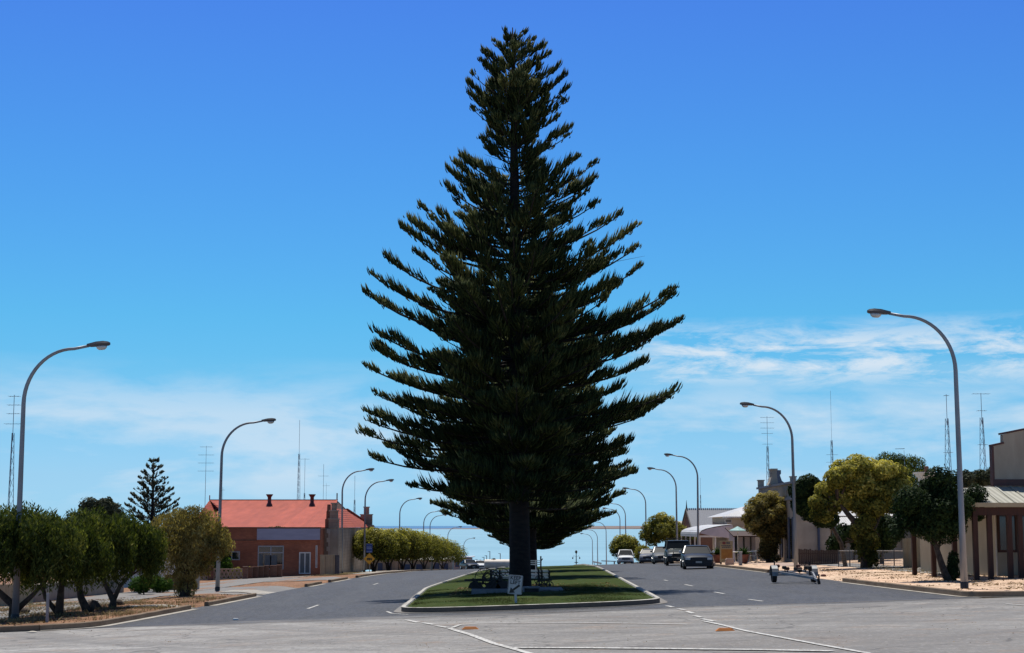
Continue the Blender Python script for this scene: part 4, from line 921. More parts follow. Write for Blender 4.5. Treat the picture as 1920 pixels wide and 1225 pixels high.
# ------------------------------------------------------------ farm machinery under the great pine
M['iron'] = mat('old_iron', (.035,.026,.022), .75, (.018,.014,.013), scale=8, bump=.5)
M['slat'] = mat('white_slat', (.80,.79,.76), .6, (.55,.53,.50), scale=6, stretch=(1,1,3))
M['slab'] = mat('weathered_slab', (.24,.235,.235), .9, (.17,.165,.16), scale=5, bump=.3)
def spoked(mb, c, r, w_=.05, ns=10, axis='y', rim=.02, hub=.05):
    c = Vector(c); k = 22
    def pt(a, rr, h): return c+(Vector((rr*math.cos(a), h, rr*math.sin(a))) if axis == 'y' else Vector((h, rr*math.cos(a), rr*math.sin(a))))
    rows = [[pt(2*math.pi*i/k, rr, h) for rr, h in ((r-rim,-w_/2),(r,-w_/2),(r,w_/2),(r-rim,w_/2),(r-rim,-w_/2))] for i in range(k+1)]
    mb.sheet(rows)
    for i in range(ns):
        a = 2*math.pi*i/ns; mb.bar(pt(a, hub*.5, (-1)**i*w_*.3), pt(a, r-rim*.5, 0), .016)
    ax = [pt(0, 0, -w_*.9), pt(0, 0, w_*.9)]; mb.tube(ax, hub, 10)
PDp = 58.6; q = B(930, 1112, PDp); q.z = mz(q.x, PDp)
# slab
a, b = B(884, 1117, 57.6), B(1056, 1117, 57.6); zs = mz(0, 57.6)
mb = MB(); mb.box(a.x, b.x, 57.5, 59.9, zs-.08, zs+.10); tag(mb.build('concrete_slab', M['slab']), 'low grey concrete slab carrying the old farm machinery', 'slab')
zt = zs+.10
t = thing('old_plough', 'dark old farm plough with spoked iron wheels on the concrete slab', 'plough', (q.x, PDp, zt))
def Q(px, py, D=PDp): return B(px, py, D)
mb = MB(); mb.bar(Q(871, 1088), Q(912, 1087), .10, .07); mb.bar(Q(895,1087), Q(955, 1092), .07, .06); mb.bar(Q(898, 1093, 59.3), Q(952, 1100, 59.3), .06)
mb.bar(Q(887,1084), Q(888,1100), .05); mb.bar(Q(905,1080), Q(905,1096), .05); mb.bar(Q(932,1088), Q(938,1106), .07); mb.bar(Q(905,1094), Q(905,1095.5,59.35), .05); mb.bar(Q(940,1090.5), Q(940,1098.5,59.35), .05); mb.build('beam', M['iron'], t)
wheels = [(Q(909,1099,58.25), .37), (Q(922,1085,58.9), .34), (Q(939,1091,59.4), .36)]
for c, r_ in wheels:
    c.z = max(c.z, zt+r_+.003) if r_ > .35 else c.z
    mb = MB(); spoked(mb, c, r_, .07, 9, rim=.03); mb.build('wheel', M['iron'], t)
for px, py in ((893,1110), (925,1109), (945,1108)):
    c = Q(px, py, 58.5); mb = MB(); z0 = zt+.005
    mb.prism([(c.x-.30, z0+.03), (c.x-.22, z0+.20), (c.x-.02, z0+.27), (c.x+.18, z0+.18), (c.x+.28, z0), (c.x-.2, z0)], 58.35, 58.42, 'y')
    mb.bar((c.x, 58.42, z0+.2), (c.x-.12, 58.45, Q(px,1088).z), .05); mb.build('ploughshare', M['iron'], t)
mb = MB(); pts = [Q(887,1100), Q(888,1105), Q(893,1107), Q(900,1106)]; mb.tube(pts, .03, 6)
pts = [Q(905,1083), Q(912,1074), Q(922,1071), Q(931,1076), Q(935,1086)]; mb.tube(pts, .018, 6)
for a_, b_ in (((926,1073),(933,1082)), ((933,1072),(926,1083)), ((938,1074),(945,1080)), ((945,1073),(951,1081)), ((915,1073),(905,1085))): mb.bar(Q(*a_), Q(*b_), .022)
mb.build('lever', M['iron'], t)
mb = MB(); c = Q(938, 1102, 59.0); mb.lathe([(.16,-.16),(.2,-.1),(.2,.1),(.16,.16)], 14, c, 'x'); mb.build('gear_drum', M['iron'], t, smooth=True)
# slatted wagon behind the trunk
WD = 66.8; q = B(975, 1100, WD); q.z = mz(q.x, WD)
t = thing('slatted_wagon', 'old wooden wagon with white slatted sides half hidden behind the pine trunk', 'wagon', q)
x0, x1 = B(919, 1080, WD).x, B(1031, 1080, WD).x
for y_ in (WD, WD+1.3):
    mb = MB()
    for py, th in ((1071.5, .05), (1078, .05), (1083.5, .055)):
        z = B(975, py, WD).z; mb.box(x0, x1, y_-.015, y_+.015, z-th*.6, z+th*.6)
    mb.build('side_slats', M['slat'], t)
mb = MB()
for px in (920, 937, 1010, 1016, 1030):
    x = B(px, 1080, WD).x
    for y_ in (WD-.04, WD+1.26): mb.box(x-.035, x+.035, y_-.02, y_+.022, q.z+.25, B(px, 1069.5, WD).z)
mb.box(x0, x1, WD+.03, WD+1.2, q.z+.25, q.z+.31); mb.build('frame', M['iron'], t)
for px in (934, 1012):
    for y_ in (WD-.12, WD+1.42):
        mb = MB(); spoked(mb, (B(px,1090,WD).x, y_, q.z+.22), .22, .06, 8); mb.build('wheel', M['iron'], t)
mb = MB()
for py in (1052, 1055.5, 1059): z = B(1005, py, WD).z; mb.box(B(990, 1050, WD).x, B(1014, 1050, WD).x, WD+.3, WD+.33, z-.018, z+.018)
for px in (1005,): mb.box(B(px,1050,WD).x-.02, B(px,1050,WD).x+.02, WD+.34, WD+.38, q.z+.31, B(px, 1051, WD).z)
mb.build('end_rack', M['slat'], t)
mb = MB(); a = B(1014, 1043, WD+.36); mb.bar((a.x, a.y, q.z+.3), a, .06); mb.bar((a.x, a.y, a.z-.22), (a.x+.08, a.y, a.z-.10), .04); mb.build('brake_post', M['iron'], t)
# plinth
a, b = B(981, 1118, 57.2), B(1012, 1118, 57.2); zz = mz(1, 57.2); zt2 = B(990, 1100, 57.2).z
t = thing('display_box', 'low dark box with a grey frame standing beside the keep left sign', 'box', ((a.x+b.x)/2, 57.0, zz))
mb = MB(); mb.box(a.x+.04, b.x-.04, 56.85, 57.4, zz, zt2-.05); mb.build('dark_panel', M['iron'], t)
mb = MB(); mb.box(a.x, b.x, 56.8, 57.44, zt2-.05, zt2); mb.box(b.x-.04, b.x, 56.8, 57.4, zz, zt2-.052); mb.box(a.x, a.x+.04, 56.8, 57.4, zz, zt2-.052); mb.build('frame', M['slab'], t)
# little cultivator on the right of the slab
q = B(1020, 1106, 60.5); q.z = mz(q.x, 60.5)
t = thing('small_cultivator', 'small rusty toothed implement right of the pine trunk', 'farm implement', q)
mb = MB()
for dx, r_ in ((-.16,.15), (.05,.17), (.22,.14)): spoked(mb, (q.x+dx, 60.5+dx*.5, q.z+r_), r_, .05, 7, rim=.03)
mb.build('wheels', M['iron'], t)
mb = MB(); mb.bar((q.x-.25,60.5,q.z+.3), (q.x+.3,60.6,q.z+.32), .05); mb.bar((q.x-.18,60.5,q.z+.1), (q.x-.2,60.5,q.z+.75), .05)
for k in range(5): mb.bar((q.x-.2+.1*k, 60.55, q.z+.3), (q.x-.17+.1*k, 60.4, q.z+.02), .02)
mb.build('toothed_frame', M['iron'], t)

# ------------------------------------------------------------ vehicles
M['tyre'] = mat('tyre', (.018,.018,.019), .85); M['rim'] = mat('alloy', (.5,.5,.52), .3, metal=.8)
M['glass'] = mat('car_glass', (.010,.014,.018), .18, (.014,.018,.022), spec=.2); M['plate'] = mat('number_plate', (.6,.6,.55), .5)
M['headlight'] = mat('headlight', (.75,.77,.78), .12, spec=.9); M['chrome'] = mat('chrome', (.8,.8,.8), .12, metal=1)
M['plastic'] = mat('dark_plastic', (.025,.026,.028), .6)
def paintm(name, c, r_=.25): 
    m = mat(name, c, .35, tuple(v*.9 for v in c), spec=.3); m.node_tree.nodes['Principled BSDF'].inputs['Coat Weight'].default_value = .08; m.node_tree.nodes['Principled BSDF'].inputs['Coat Roughness'].default_value = .06; return m
def car(name, label, cat, loc, rz, body, L=4.6, W=1.8, H=1.45, kind='sedan', rack=False, bar=False, mirror=None):
    """front towards local -y"""
    t = thing(name, label, cat, loc, rz, 'cars parked along the right kerb'); w_ = W/2
    wr = .33 if kind != 'four_wheel' else .38; gc = .19 if kind != 'four_wheel' else .32
    if kind == 'sedan': belt, hood, boot = .92, .98, 1.0; cab = [(-.75, 0), (-.05, .97), (.9, 1), (1.55, 0)]
    elif kind == 'hatch': belt, hood, boot = .95, 1.0, 1.05; cab = [(-.9, 0), (-.2, .97), (1.3, 1), (1.85, 0)]
    elif kind == 'van': belt, hood, boot = 1.02, 1.05, 1.1; cab = [(-1.35, 0), (-.75, .96), (1.6, 1), (2.0, 0)]
    else: belt, hood, boot = 1.18, 1.20, 1.22; cab = [(-.95, 0), (-.5, .96), (2.0, 1), (2.2, 0)]
    y0, y1 = -L/2, L/2
    st = [(y0, gc+.12, hood*.60, .80), (y0+.06, gc, hood*.74, .93), (y0+.35, gc, hood*.86, .99), (y0+.9, gc, hood*.95, 1.0), (cab[0][0], gc, belt+.05, 1.0), (0, gc, belt+.04, 1.0), (1.2, gc, belt+.05, 1.0), (y1-.7, gc, boot, .99), (y1-.12, gc, boot*.96, .95), (y1, gc+.12, boot*.75, .88)]
    mb = MB(); rows = []
    for y, zb, zt_, k in st:
        hw = w_*k; zs_ = zb+(zt_-zb)*.55
        rows.append([(-hw*.92, y, zb), (-hw, y, zs_*.75+zb*.25), (-hw, y, zs_), (-hw*.95, y, zb+(zt_-zb)*.86), (-hw*.80, y, zt_-.02), (-hw*.4, y, zt_+.015), (0, y, zt_+.02), (hw*.4, y, zt_+.015), (hw*.80, y, zt_-.02), (hw*.95, y, zb+(zt_-zb)*.86), (hw, y, zs_), (hw, y, zs_*.75+zb*.25), (hw*.92, y, zb), (-hw*.92, y, zb)])
    mb.sheet(rows); mb.add(rows[0][:-1], [tuple(range(13))]); mb.add(rows[-1][:-1], [tuple(range(13))[::-1]])
    bd = mb.build('body', body, t, world=False, smooth=True)
    # glasshouse
    zt_ = H; b0 = belt+.03; tw = w_*(.74 if kind != 'four_wheel' else .84)
    (ya, _), (yb_, _), (yc, _), (yd, _) = cab; bw = w_*.93
    gv = [(-bw, ya, b0), (bw, ya, b0), (bw, yd, b0), (-bw, yd, b0), (-tw, yb_, zt_-.07), (tw, yb_, zt_-.07), (tw, yc, zt_-.07), (-tw, yc, zt_-.07)]
    mb = MB(); mb.add(gv, [(0,1,5,4),(1,2,6,5),(2,3,7,6),(3,0,4,7)]); mb.build('window_glass', M['glass'], t, world=False)
    mb = MB(); mb.sheet([[(x*tw*1.03, y, zt_-.075+.07*(1-x*x*.6)*e) for x in (-1,-.85,-.4,0,.4,.85,1)] for y, e in ((yb_-.04,.3),(yb_+.15,.9),((yb_+yc)/2,1),(yc-.15,.9),(yc+.04,.3))])
    for i, j in ((0,4),(1,5),(2,6),(3,7)): mb.bar(gv[i], gv[j], .075)
    for s in (-1, 1):
        ym = (ya+yd)/2+.1; mb.bar((s*bw, ym, b0), (s*tw*1.01, ym, zt_-.06), .07)
        mb.bar((s*tw*1.01, yb_, zt_-.06), (s*tw*1.01, yc, zt_-.06), .05)
    mb.build('roof', body, t, world=False)
    for sx_ in (-1, 1):
        for yw in (y0+.85, y1-.9):
            mb = MB(); mb.lathe([(wr*.62,-.1),(wr*.97,-.1),(wr,-.06),(wr,.06),(wr*.97,.1),(wr*.62,.1)], 20, (sx_*(w_-.10), yw, wr), 'x'); wh = mb.build('wheel', M['tyre'], t, world=False, smooth=True)
            mb = MB(); mb.lathe([(.02,-.105),(wr*.6,-.112),(wr*.64,0),(wr*.6,.112),(.02,.105)], 14, (sx_*(w_-.10), yw, wr), 'x'); mb.build('rim', M['rim'], wh, world=False, smooth=True)
        zl = hood*.66; mb = MB(); mb.box(sx_*w_*.56 if sx_ > 0 else -w_*.88, w_*.88 if sx_ > 0 else -w_*.56, y0-.035, y0+.16, zl-.06, zl+.07); mb.build('headlight', M['headlight'], t, world=False)
        mb = MB(); mb.lathe([(.02,-.06),(.075,-.03),(.085,.03),(.02,.05)], 10, (sx_*(w_+.11), ya+.35, b0+.09), 'y'); mb.bar((sx_*bw, ya+.35, b0+.05), (sx_*(w_+.08), ya+.36, b0+.08), .035); mb.build('mirror', mirror or body, t, world=False, smooth=True)
    mb = MB(); mb.box(-w_*.5, w_*.5, y0-.02, y0+.1, hood*.50, hood*.66); mb.box(-w_*.85, w_*.85, y0-.015, y0+.2, gc+.02, gc+.14); mb.build('grille', M['plastic'], t, world=False)
    mb = MB(); mb.box(-.19, .19, y0-.035, y0-.021, hood*.40, hood*.40+.11); mb.build('number_plate', M['plate'], t, world=False)
    if kind != 'four_wheel': mb = MB(); mb.box(-w_*.9, w_*.9, y0+.3, y1-.3, gc-.03, gc+.1); mb.build('underbody', M['plastic'], t, world=False)
    if rack:
        mb = MB()
        for x in (-tw*.95, tw*.95): mb.bar((x, yb_+.1, H+.12), (x, yc-.2, H+.12), .035)
        for k in range(7): y = yb_+.1+(yc-yb_-.3)*k/6; mb.bar((-tw*.95, y, H+.12), (tw*.95, y, H+.12), .03)
        for x in (-tw*.95, tw*.95):
            for y in (yb_+.1, yc-.2): mb.bar((x, y, H-.04), (x, y, H+.12), .03)
        mb.build('roof_rack', M['plastic'], t, world=False)
    if bar:
        mb = MB()
        for x in (-.45, .45): mb.tube([(x, y0-.16, gc+.1), (x, y0-.18, hood*.85), (x, y0-.05, hood*.92)], .03, 8)
        for z in (hood*.5, hood*.85): mb.tube([(-w_*.85, y0+.05, z), (-.5, y0-.18, z), (.5, y0-.18, z), (w_*.85, y0+.05, z)], .03, 8)
        mb.build('bull_bar', M['plastic'], t, world=False)
    return t
def cloc(px, D): q = B(px, 1050, D); return (q.x, D, g(q.x, D)+.003)
navy = paintm('navy_paint', (.018,.024,.034)); teal = paintm('dark_green_paint', (.022,.035,.040)); silver = paintm('silver_paint', (.16,.17,.17)); white = paintm('white_paint', (.78,.80,.80)); grey = paintm('grey_paint', (.20,.21,.23))
car('sedan', 'dark blue sedan parked facing us, nearest car on the right kerb', 'car', cloc(1306, 101.5), R(-3), navy, 4.6, 1.86, 1.46, mirror=white)
car('four_wheel_drive', 'dark green four wheel drive with a roof rack behind the dark sedan', 'car', cloc(1271, 121), R(-3), teal, 4.8, 1.92, 1.86, 'four_wheel', True, True)
car('wagon', 'dull grey green wagon half hidden behind the four wheel drive', 'car', cloc(1242, 140), R(-3), silver, 4.5, 1.75, 1.5, 'hatch')
car('sedan', 'grey sedan parked beneath the large golden tree', 'car', cloc(1217, 160), R(-8), grey, 4.5, 1.75, 1.42, 'sedan')
car('white_van', 'white car with a big windscreen parked alone near the crest', 'car', cloc(1172.5, 183), R(-2), white, 4.3, 1.78, 1.62, 'van')
car('sedan', 'dark sedan just over the crest on the left carriageway', 'car', cloc(880, 228), R(18), navy, 4.5, 1.78, 1.42, 'sedan')
car('hatchback', 'white car glinting just over the crest on the left', 'car', cloc(899, 243), R(12), white, 4.0, 1.7, 1.45, 'hatch')
for o in COL.objects:
    if o.parent is None and 'over the crest' in o.get('label', '') and o.get('category') == 'car': o['group'] = 'cars over the crest on the left'

# boat trailer
TD = 64.5; q = B(1490, 1090, TD); zr = g(q.x, TD)
t = thing('boat_trailer', 'empty galvanised boat trailer parked on the right with its drawbar towards us', 'boat trailer', (q.x, TD, zr), 0)
xl, xr2 = -.77, .77
M['guard'] = mat('mudguard', (.26,.27,.28), .5, (.20,.21,.215), metal=.4); M['rust'] = mat('rusty_roller', (.16,.045,.025), .7, (.09,.03,.02))
for s in (-1, 1):
    mb = MB(); mb.lathe([(.15,-.085),(.285,-.085),(.30,-.05),(.30,.05),(.285,.085),(.15,.085)], 20, (s*.79, .2, .30), 'x'); wh = mb.build('wheel', M['tyre'], t, world=False, smooth=True)
    mb = MB(); mb.lathe([(.02,-.05),(.15,-.06),(.16,0),(.15,.06),(.02,.05)], 12, (s*.79, .2, .30), 'x'); mb.build('rim', M['rim'], wh, world=False)
    mb = MB(); arc = [(s*.79, .2+.40*math.cos(a), .30+.38*math.sin(a)) for a in np.linspace(R(-5), R(185), 9)]
    mb.sheet([[(x-.12, y, z), (x+.12, y, z)] for x, y, z in arc]); mb.sheet([[(x-.12, .2+(y-.2)*.97, .3+(z-.3)*.97), (x+.12, .2+(y-.2)*.97, .3+(z-.3)*.97)] for x, y, z in arc])
    for e in (-.12, .12): mb.add([(x+e, y, z) for x, y, z in arc]+[(x+e, .2+(y-.2)*.93, .3+(z-.3)*.93) for x, y, z in arc][::-1], [tuple(range(18))])
    mb.build('mudguard', M['guard'], t, world=False, recalc=False)
mb = MB(); fr = (.35, -3.0, .20)
for s in (-1, 1):
    mb.bar((s*.60, 1.9, .42), (s*.60, -.7, .40), .06, .09); mb.bar((s*.60, -.7, .40), (.30+s*.04, -2.6, .26), .06, .09)
mb.bar((-.79,.2,.30), (.79,.2,.30), .06); mb.bar((-.60,1.8,.40), (.60,1.8,.40), .06); mb.bar((-.60,-.7,.36), (.60,-.7,.36), .06); mb.bar((.30,-2.4,.27), fr, .08); mb.bar((0, 1.8, .38), (.3,-2.5,.29), .06, .08)
mb.build('frame', M['steel'], t, world=False)
mb = MB(); mb.tube([(.36,-3.1,.26),(.36,-3.15,.10)], .05, 8); mb.tube([(.42,-2.9,.42),(.42,-2.9,.08)], .03, 8); mb.lathe([(.02,-.04),(.09,-.04),(.09,.04),(.02,.04)], 12, (.42,-2.9,.09), 'x'); mb.build('jockey_wheel', M['iron'], t, world=False)
for x, y, z in ((-.42,1.5,.62), (.42,1.5,.62), (-.25,.2,.55), (.25,.2,.55), (.05,-.9,.5), (-.42,-.1,.6), (.45,-.1,.6)):
    mb = MB(); mb.lathe([(.03,-.09),(.07,-.06),(.07,.06),(.03,.09)], 10, (x, y, z), 'x'); mb.bar((x, y, z), (x*.9, y, .40), .035); mb.build('roller', M['rust'] if y > 0 else M['iron'], t, world=False)
mb = MB(); mb.bar((.30,-1.7,.32), (.30,-1.6,.85), .06); mb.bar((-.60,1.2,.42), (-.60,1.2,.85), .05); mb.bar((.60,1.2,.42), (.66,1.2,.80), .05); mb.lathe([(.03,-.08),(.10,-.06),(.10,.06),(.03,.08)], 12, (.30,-1.72,.62), 'x'); mb.build('winch_post', M['iron'], t, world=False)

# beyond the crest
q = B(931, 1060, 236); q.z = mz(q.x, 236)
t = thing('water_tank', 'cream horizontal cylinder tank left of the pine trunk, beyond the lawn', 'tank', q)
zc = B(931, 1058.8, 236).z; rr = .74
M['cream'] = mat('cream_paint', (.85,.76,.66), .6, (.76,.66,.56), scale=1.5)
mb = MB(); xa, xb = B(908.5,1058,236).x, B(966,1058,236).x; mb.lathe([(rr*.3,xa-.06),(rr*.9,xa-.02),(rr,xa+.06),(rr,(xa+xb)/2),(rr,xb-.06),(rr*.9,xb+.02),(rr*.3,xb+.06)], 24, (0, 236, zc), 'x'); mb.build('tank_shell', M['cream'], t, smooth=True)
mb = MB()
for x in (xa+.6, (xa+xb)/2, xb-.6): mb.box(x-.08, x+.08, 235.6, 236.4, q.z-.1, zc-rr*.75)
mb.build('cradle', M['iron'], t)
mb = MB(); x = B(926,1050,236).x; mb.lathe([(.2,0),(.2,.16),(.1,.2)], 10, (x, 236, zc+rr-.02)); mb.box(x-.4, x+.3, 235.9, 236.1, zc+rr, zc+rr+.08); mb.build('hatch', M['iron'], t)
def ornate(px, D, yt):
    q = B(px, 1060, D); q.z = g(q.x, D); zt_ = B(px, yt, D).z
    t = thing('ornate_lamp', 'dark ornate post lamp with side brackets against the bay, right of the pine', 'lamp', q)
    mb = MB(); H = zt_-q.z; mb.lathe([(.16,-.3),(.16,.5),(.08,.6),(.055,H-.55),(.09,H-.5),(.03,H-.4)], 10, q); mb.build('column', M['iron'], t, smooth=True)
    mb = MB(); mb.lathe([(.05,H-.5),(.17,H-.42),(.19,H-.15),(.05,H)], 10, q); mb.build('lantern', M['iron'], t, smooth=True)
    for s in (-1, 1):
        mb = MB(); mb.tube([(q.x, D, zt_-1.0), (q.x+s*.4, D, zt_-.85), (q.x+s*.55, D, zt_-1.1)], .02, 6); mb.lathe([(.03,-.28),(.10,-.2),(.10,-.04),(.02,0)], 8, (q.x+s*.55, D, zt_-1.1)); mb.build('bracket', M['iron'], t)
    mb = MB(); mb.lathe([(.05,0),(.33,.08),(.33,.13),(.05,.15)], 10, (q.x, D, zt_-2.0)); mb.build('flower_basket', M['iron'], t)
ornate(1080.5, 256, 1032)
# picnic shelter and table beyond the crest, small poles by the shore
SD_ = 305; q = B(1143, 1060, SD_); q.z = g(q.x, SD_); zt_ = B(1143, 1051, SD_).z
t = thing('picnic_shelter', 'small flat roofed shelter beyond the crest, left of the white car', 'shelter', q)
mb = MB(); mb.slab([(q.x-1.5, SD_-1.2, zt_-.02), (q.x+1.2, SD_-1.2, zt_-.12), (q.x+1.2, SD_+1.2, zt_-.12), (q.x-1.5, SD_+1.2, zt_-.02)], .12); mb.build('roof', M['steel_dark'], t)
for dx in (-.6, .9):
    for dy in (-.9, .9): mb = MB(); mb.bar((q.x+dx, SD_+dy, q.z-.1), (q.x+dx, SD_+dy, zt_-.15), .12); mb.build('leg', M['steel_dark'], t)
q = B(1120, 1060, 330); q.z = g(q.x, 330); zz = B(1120, 1054.5, 330).z
t = thing('lookout_board', 'low slanting board on two legs against the water by the farthest right lamps', 'board', q)
mb = MB(); mb.slab([(q.x-.9, 330, zz+.05), (q.x+.9, 330, zz-.30), (q.x+.9, 330.7, zz-.10), (q.x-.9, 330.7, zz+.25)], .08); mb.build('panel', M['steel_dark'], t)
for s in (-.6, .6): mb = MB(); mb.bar((q.x+s, 330.3, q.z-.1), (q.x+s, 330.3, zz-.12), .1); mb.build('leg', M['steel_dark'], t)
for px, yt, lb in ((894.5,1049,'tiny pole left of the cream tank, first from the left'), (901.5,1050,'tiny thick pole behind the white car on the crest'), (907.5,1045,'tiny bent pole next to the cream tank'), (912.5,1042,'tiny dark pole over the left end of the tank'), (918.5,1034,'tallest tiny pole above the cream tank'), (938,1038,'tiny pole above the tank, nearest the pine trunk')):
    D = 460; q = B(px, 1060, D); q.z = g(q.x, D); zt_ = B(px, yt, D).z
    mb = MB(); mb.tube([(q.x, D, q.z-.2), (q.x, D, zt_)], .11, 6); mb.bar((q.x-.6, D, zt_-.05), (q.x+.1, D, zt_-.02), .12)
    tag(mb.build('shore_pole', M['steel_dark']), lb, 'pole', 'tiny poles by the shore')
# ------------------------------------------------------------ buildings
def brick_mat(name, c1, c2, mortar, scale=1.0, sx=.24, sz=.086, rough=.9, axis='y'):
    m = bpy.data.materials.new(name); m.use_nodes = True; t = m.node_tree; b = t.nodes['Principled BSDF']; b.inputs['Roughness'].default_value = rough
    c = N('ShaderNodeTexCoord', t); s = N('ShaderNodeSeparateXYZ', t); t.links.new(c.outputs['Object'], s.inputs[0])
    u = Mth(t, 'ADD', s.outputs[0], s.outputs[1]); cb = N('ShaderNodeCombineXYZ', t); t.links.new(u, cb.inputs[0]); t.links.new(s.outputs[2], cb.inputs[1])
    br = N('ShaderNodeTexBrick', t); t.links.new(cb.outputs[0], br.inputs['Vector']); br.inputs['Scale'].default_value = 1
    br.inputs['Brick Width'].default_value = sx*scale; br.inputs['Row Height'].default_value = sz*scale; br.inputs['Mortar Size'].default_value = .008*scale
    br.inputs['Color1'].default_value = (*c1, 1); br.inputs['Color2'].default_value = (*c2, 1); br.inputs['Mortar'].default_value = (*mortar, 1)
    n = N('ShaderNodeTexNoise', t); n.inputs['Scale'].default_value = .7; n.inputs['Detail'].default_value = 8; t.links.new(c.outputs['Object'], n.inputs['Vector'])
    t.links.new(Mix(t, 1.0, br.outputs[0], Ramp(t, n.outputs[0], [(.35, (.72,.70,.70)), (.65, (1.1,1.08,1.05))]), 'MULTIPLY'), b.inputs['Base Color']); return m
M['brick'] = brick_mat('red_brick', (.50,.165,.080), (.39,.125,.065), (.24,.15,.11)); M['brickdk'] = brick_mat('brown_brick', (.22,.10,.065), (.16,.075,.05), (.2,.16,.13))
M['stone'] = brick_mat('rendered_stone', (.42,.34,.26), (.38,.30,.23), (.34,.27,.21), 3.2, rough=.95)
M['stoneg'] = mat('grey_render', (.44,.39,.32), .95, (.34,.30,.24), scale=1.2, detail=9, bump=.3); M['creamw'] = mat('cream_render', (.34,.29,.21), .9, (.27,.23,.165), scale=1, detail=8)
M['render'] = mat('beige_parapet', (.42,.36,.28), .9, (.32,.27,.21), scale=1.2, detail=9, stretch=(2,2,.5))
M['quoin'] = mat('pale_quoin', (.60,.55,.47), .9, (.5,.45,.38), scale=3); M['white'] = mat('white_trim', (.80,.79,.76), .6, (.66,.64,.60), scale=3)
M['ltframe'] = mat('window_frame', (.48,.48,.49), .6); M['pane'] = mat('window_pane', (.018,.022,.03), .08, spec=.8); M['curtain'] = mat('pale_curtain', (.20,.21,.21), .9, (.10,.11,.12), scale=12, stretch=(6,1,.2))
M['fascia'] = mat('blank_sign_board', (.40,.41,.52), .6, (.34,.35,.46), scale=2, stretch=(.5,1,2)); M['maroon'] = mat('maroon_paint', (.085,.022,.018), .5, (.055,.016,.014), scale=3)
M['maroonlt'] = mat('red_brown_timber', (.055,.017,.009), .75, (.035,.012,.007), scale=5, stretch=(3,3,.5))
M['panel'] = mat('cream_fence_panel', (.42,.36,.235), .8, (.35,.30,.195), scale=2); M['browndk'] = mat('brown_paling', (.075,.050,.042), .85, (.045,.032,.028), scale=4, stretch=(6,1,.4))
M['bluetrim'] = mat('blue_trim', (.05,.075,.14), .6); M['greyw'] = mat('grey_garden_wall', (.30,.29,.27), .9, (.23,.22,.205), scale=2, detail=8); M['slate'] = mat('slate_roof', (.16,.175,.215), .7, (.10,.11,.14), scale=9, detail=8, stretch=(1,1,2))
def corr_mat(name, c1, c2, pitch=.076, rough=.45, ax=0, spots=None):
    m = bpy.data.materials.new(name); m.use_nodes = True; t = m.node_tree; b = t.nodes['Principled BSDF']; b.inputs['Roughness'].default_value = rough
    c = N('ShaderNodeTexCoord', t); s = N('ShaderNodeSeparateXYZ', t); t.links.new(c.outputs['Object'], s.inputs[0])
    wv = Mth(t, 'SINE', Mth(t, 'MULTIPLY', s.outputs[ax], 2*math.pi/pitch))
    n = N('ShaderNodeTexNoise', t); n.inputs['Scale'].default_value = .9; n.inputs['Detail'].default_value = 8; mp = N('ShaderNodeMapping', t); mp.inputs['Scale'].default_value = (1.8,.4,.4) if ax == 0 else (.4,1.8,.4)
    t.links.new(c.outputs['Object'], mp.inputs[0]); t.links.new(mp.outputs[0], n.inputs['Vector'])
    wn = N('ShaderNodeTexWhiteNoise', t, noise_dimensions='1D'); t.links.new(Mth(t, 'FLOOR', Mth(t, 'DIVIDE', s.outputs[ax], .76)), wn.inputs['W'])
    t.links.new(Mix(t, 1.0, Ramp(t, n.outputs[0], [(.32, c1), (.68, c2)]), Ramp(t, wn.outputs[0], [(0, (.86,.86,.86)), (1, (1.04,1.04,1.04))]), 'MULTIPLY'), b.inputs['Base Color'])
    bp = N('ShaderNodeBump', t); bp.inputs['Strength'].default_value = .5; bp.inputs['Distance'].default_value = .02; t.links.new(wv, bp.inputs['Height']); t.links.new(bp.outputs[0], b.inputs['Normal']); return m
M['redroof'] = corr_mat('red_iron_roof', (.50,.105,.060), (.38,.075,.044), .15, .85); M['whiteroof'] = corr_mat('white_iron_roof', (.74,.73,.72), (.62,.61,.60), .15)
M['creamroof'] = corr_mat('cream_iron_roof', (.44,.43,.36), (.36,.345,.28), .2, .6); M['lilac'] = mat('lilac_canvas', (.55,.52,.60), .8, (.48,.46,.53), scale=2)

def window(parent, D, px0, px1, py0, py1, fr=None, mull=1, trans=None, th=.05, pane=None, name='window'):
    a = B(px0, py1, D); b = B(px1, py0, D); fr = fr or M['ltframe']; mb = MB(); y0, y1 = D-.06, D+.02
    mb.box(a.x, b.x, y0, y1, a.z, a.z+th); mb.box(a.x, b.x, y0, y1, b.z-th, b.z); mb.box(a.x, a.x+th, y0, y1, a.z+th, b.z-th); mb.box(b.x-th, b.x, y0, y1, a.z+th, b.z-th)
    for k in range(1, mull+1): x = a.x+(b.x-a.x)*k/(mull+1); mb.box(x-th/2, x+th/2, y0+.01, y1, a.z+th, b.z-th)
    if trans: z = B(px0, trans, D).z; mb.box(a.x+th, b.x-th, y0+.005, y1, z-th/2, z+th/2)
    w_ = mb.build(name, fr, parent); mb = MB(); mb.box(a.x+.02, b.x-.02, D-.025, D+.0, a.z+.02, b.z-.02); mb.build('pane', pane or M['pane'], w_); return w_
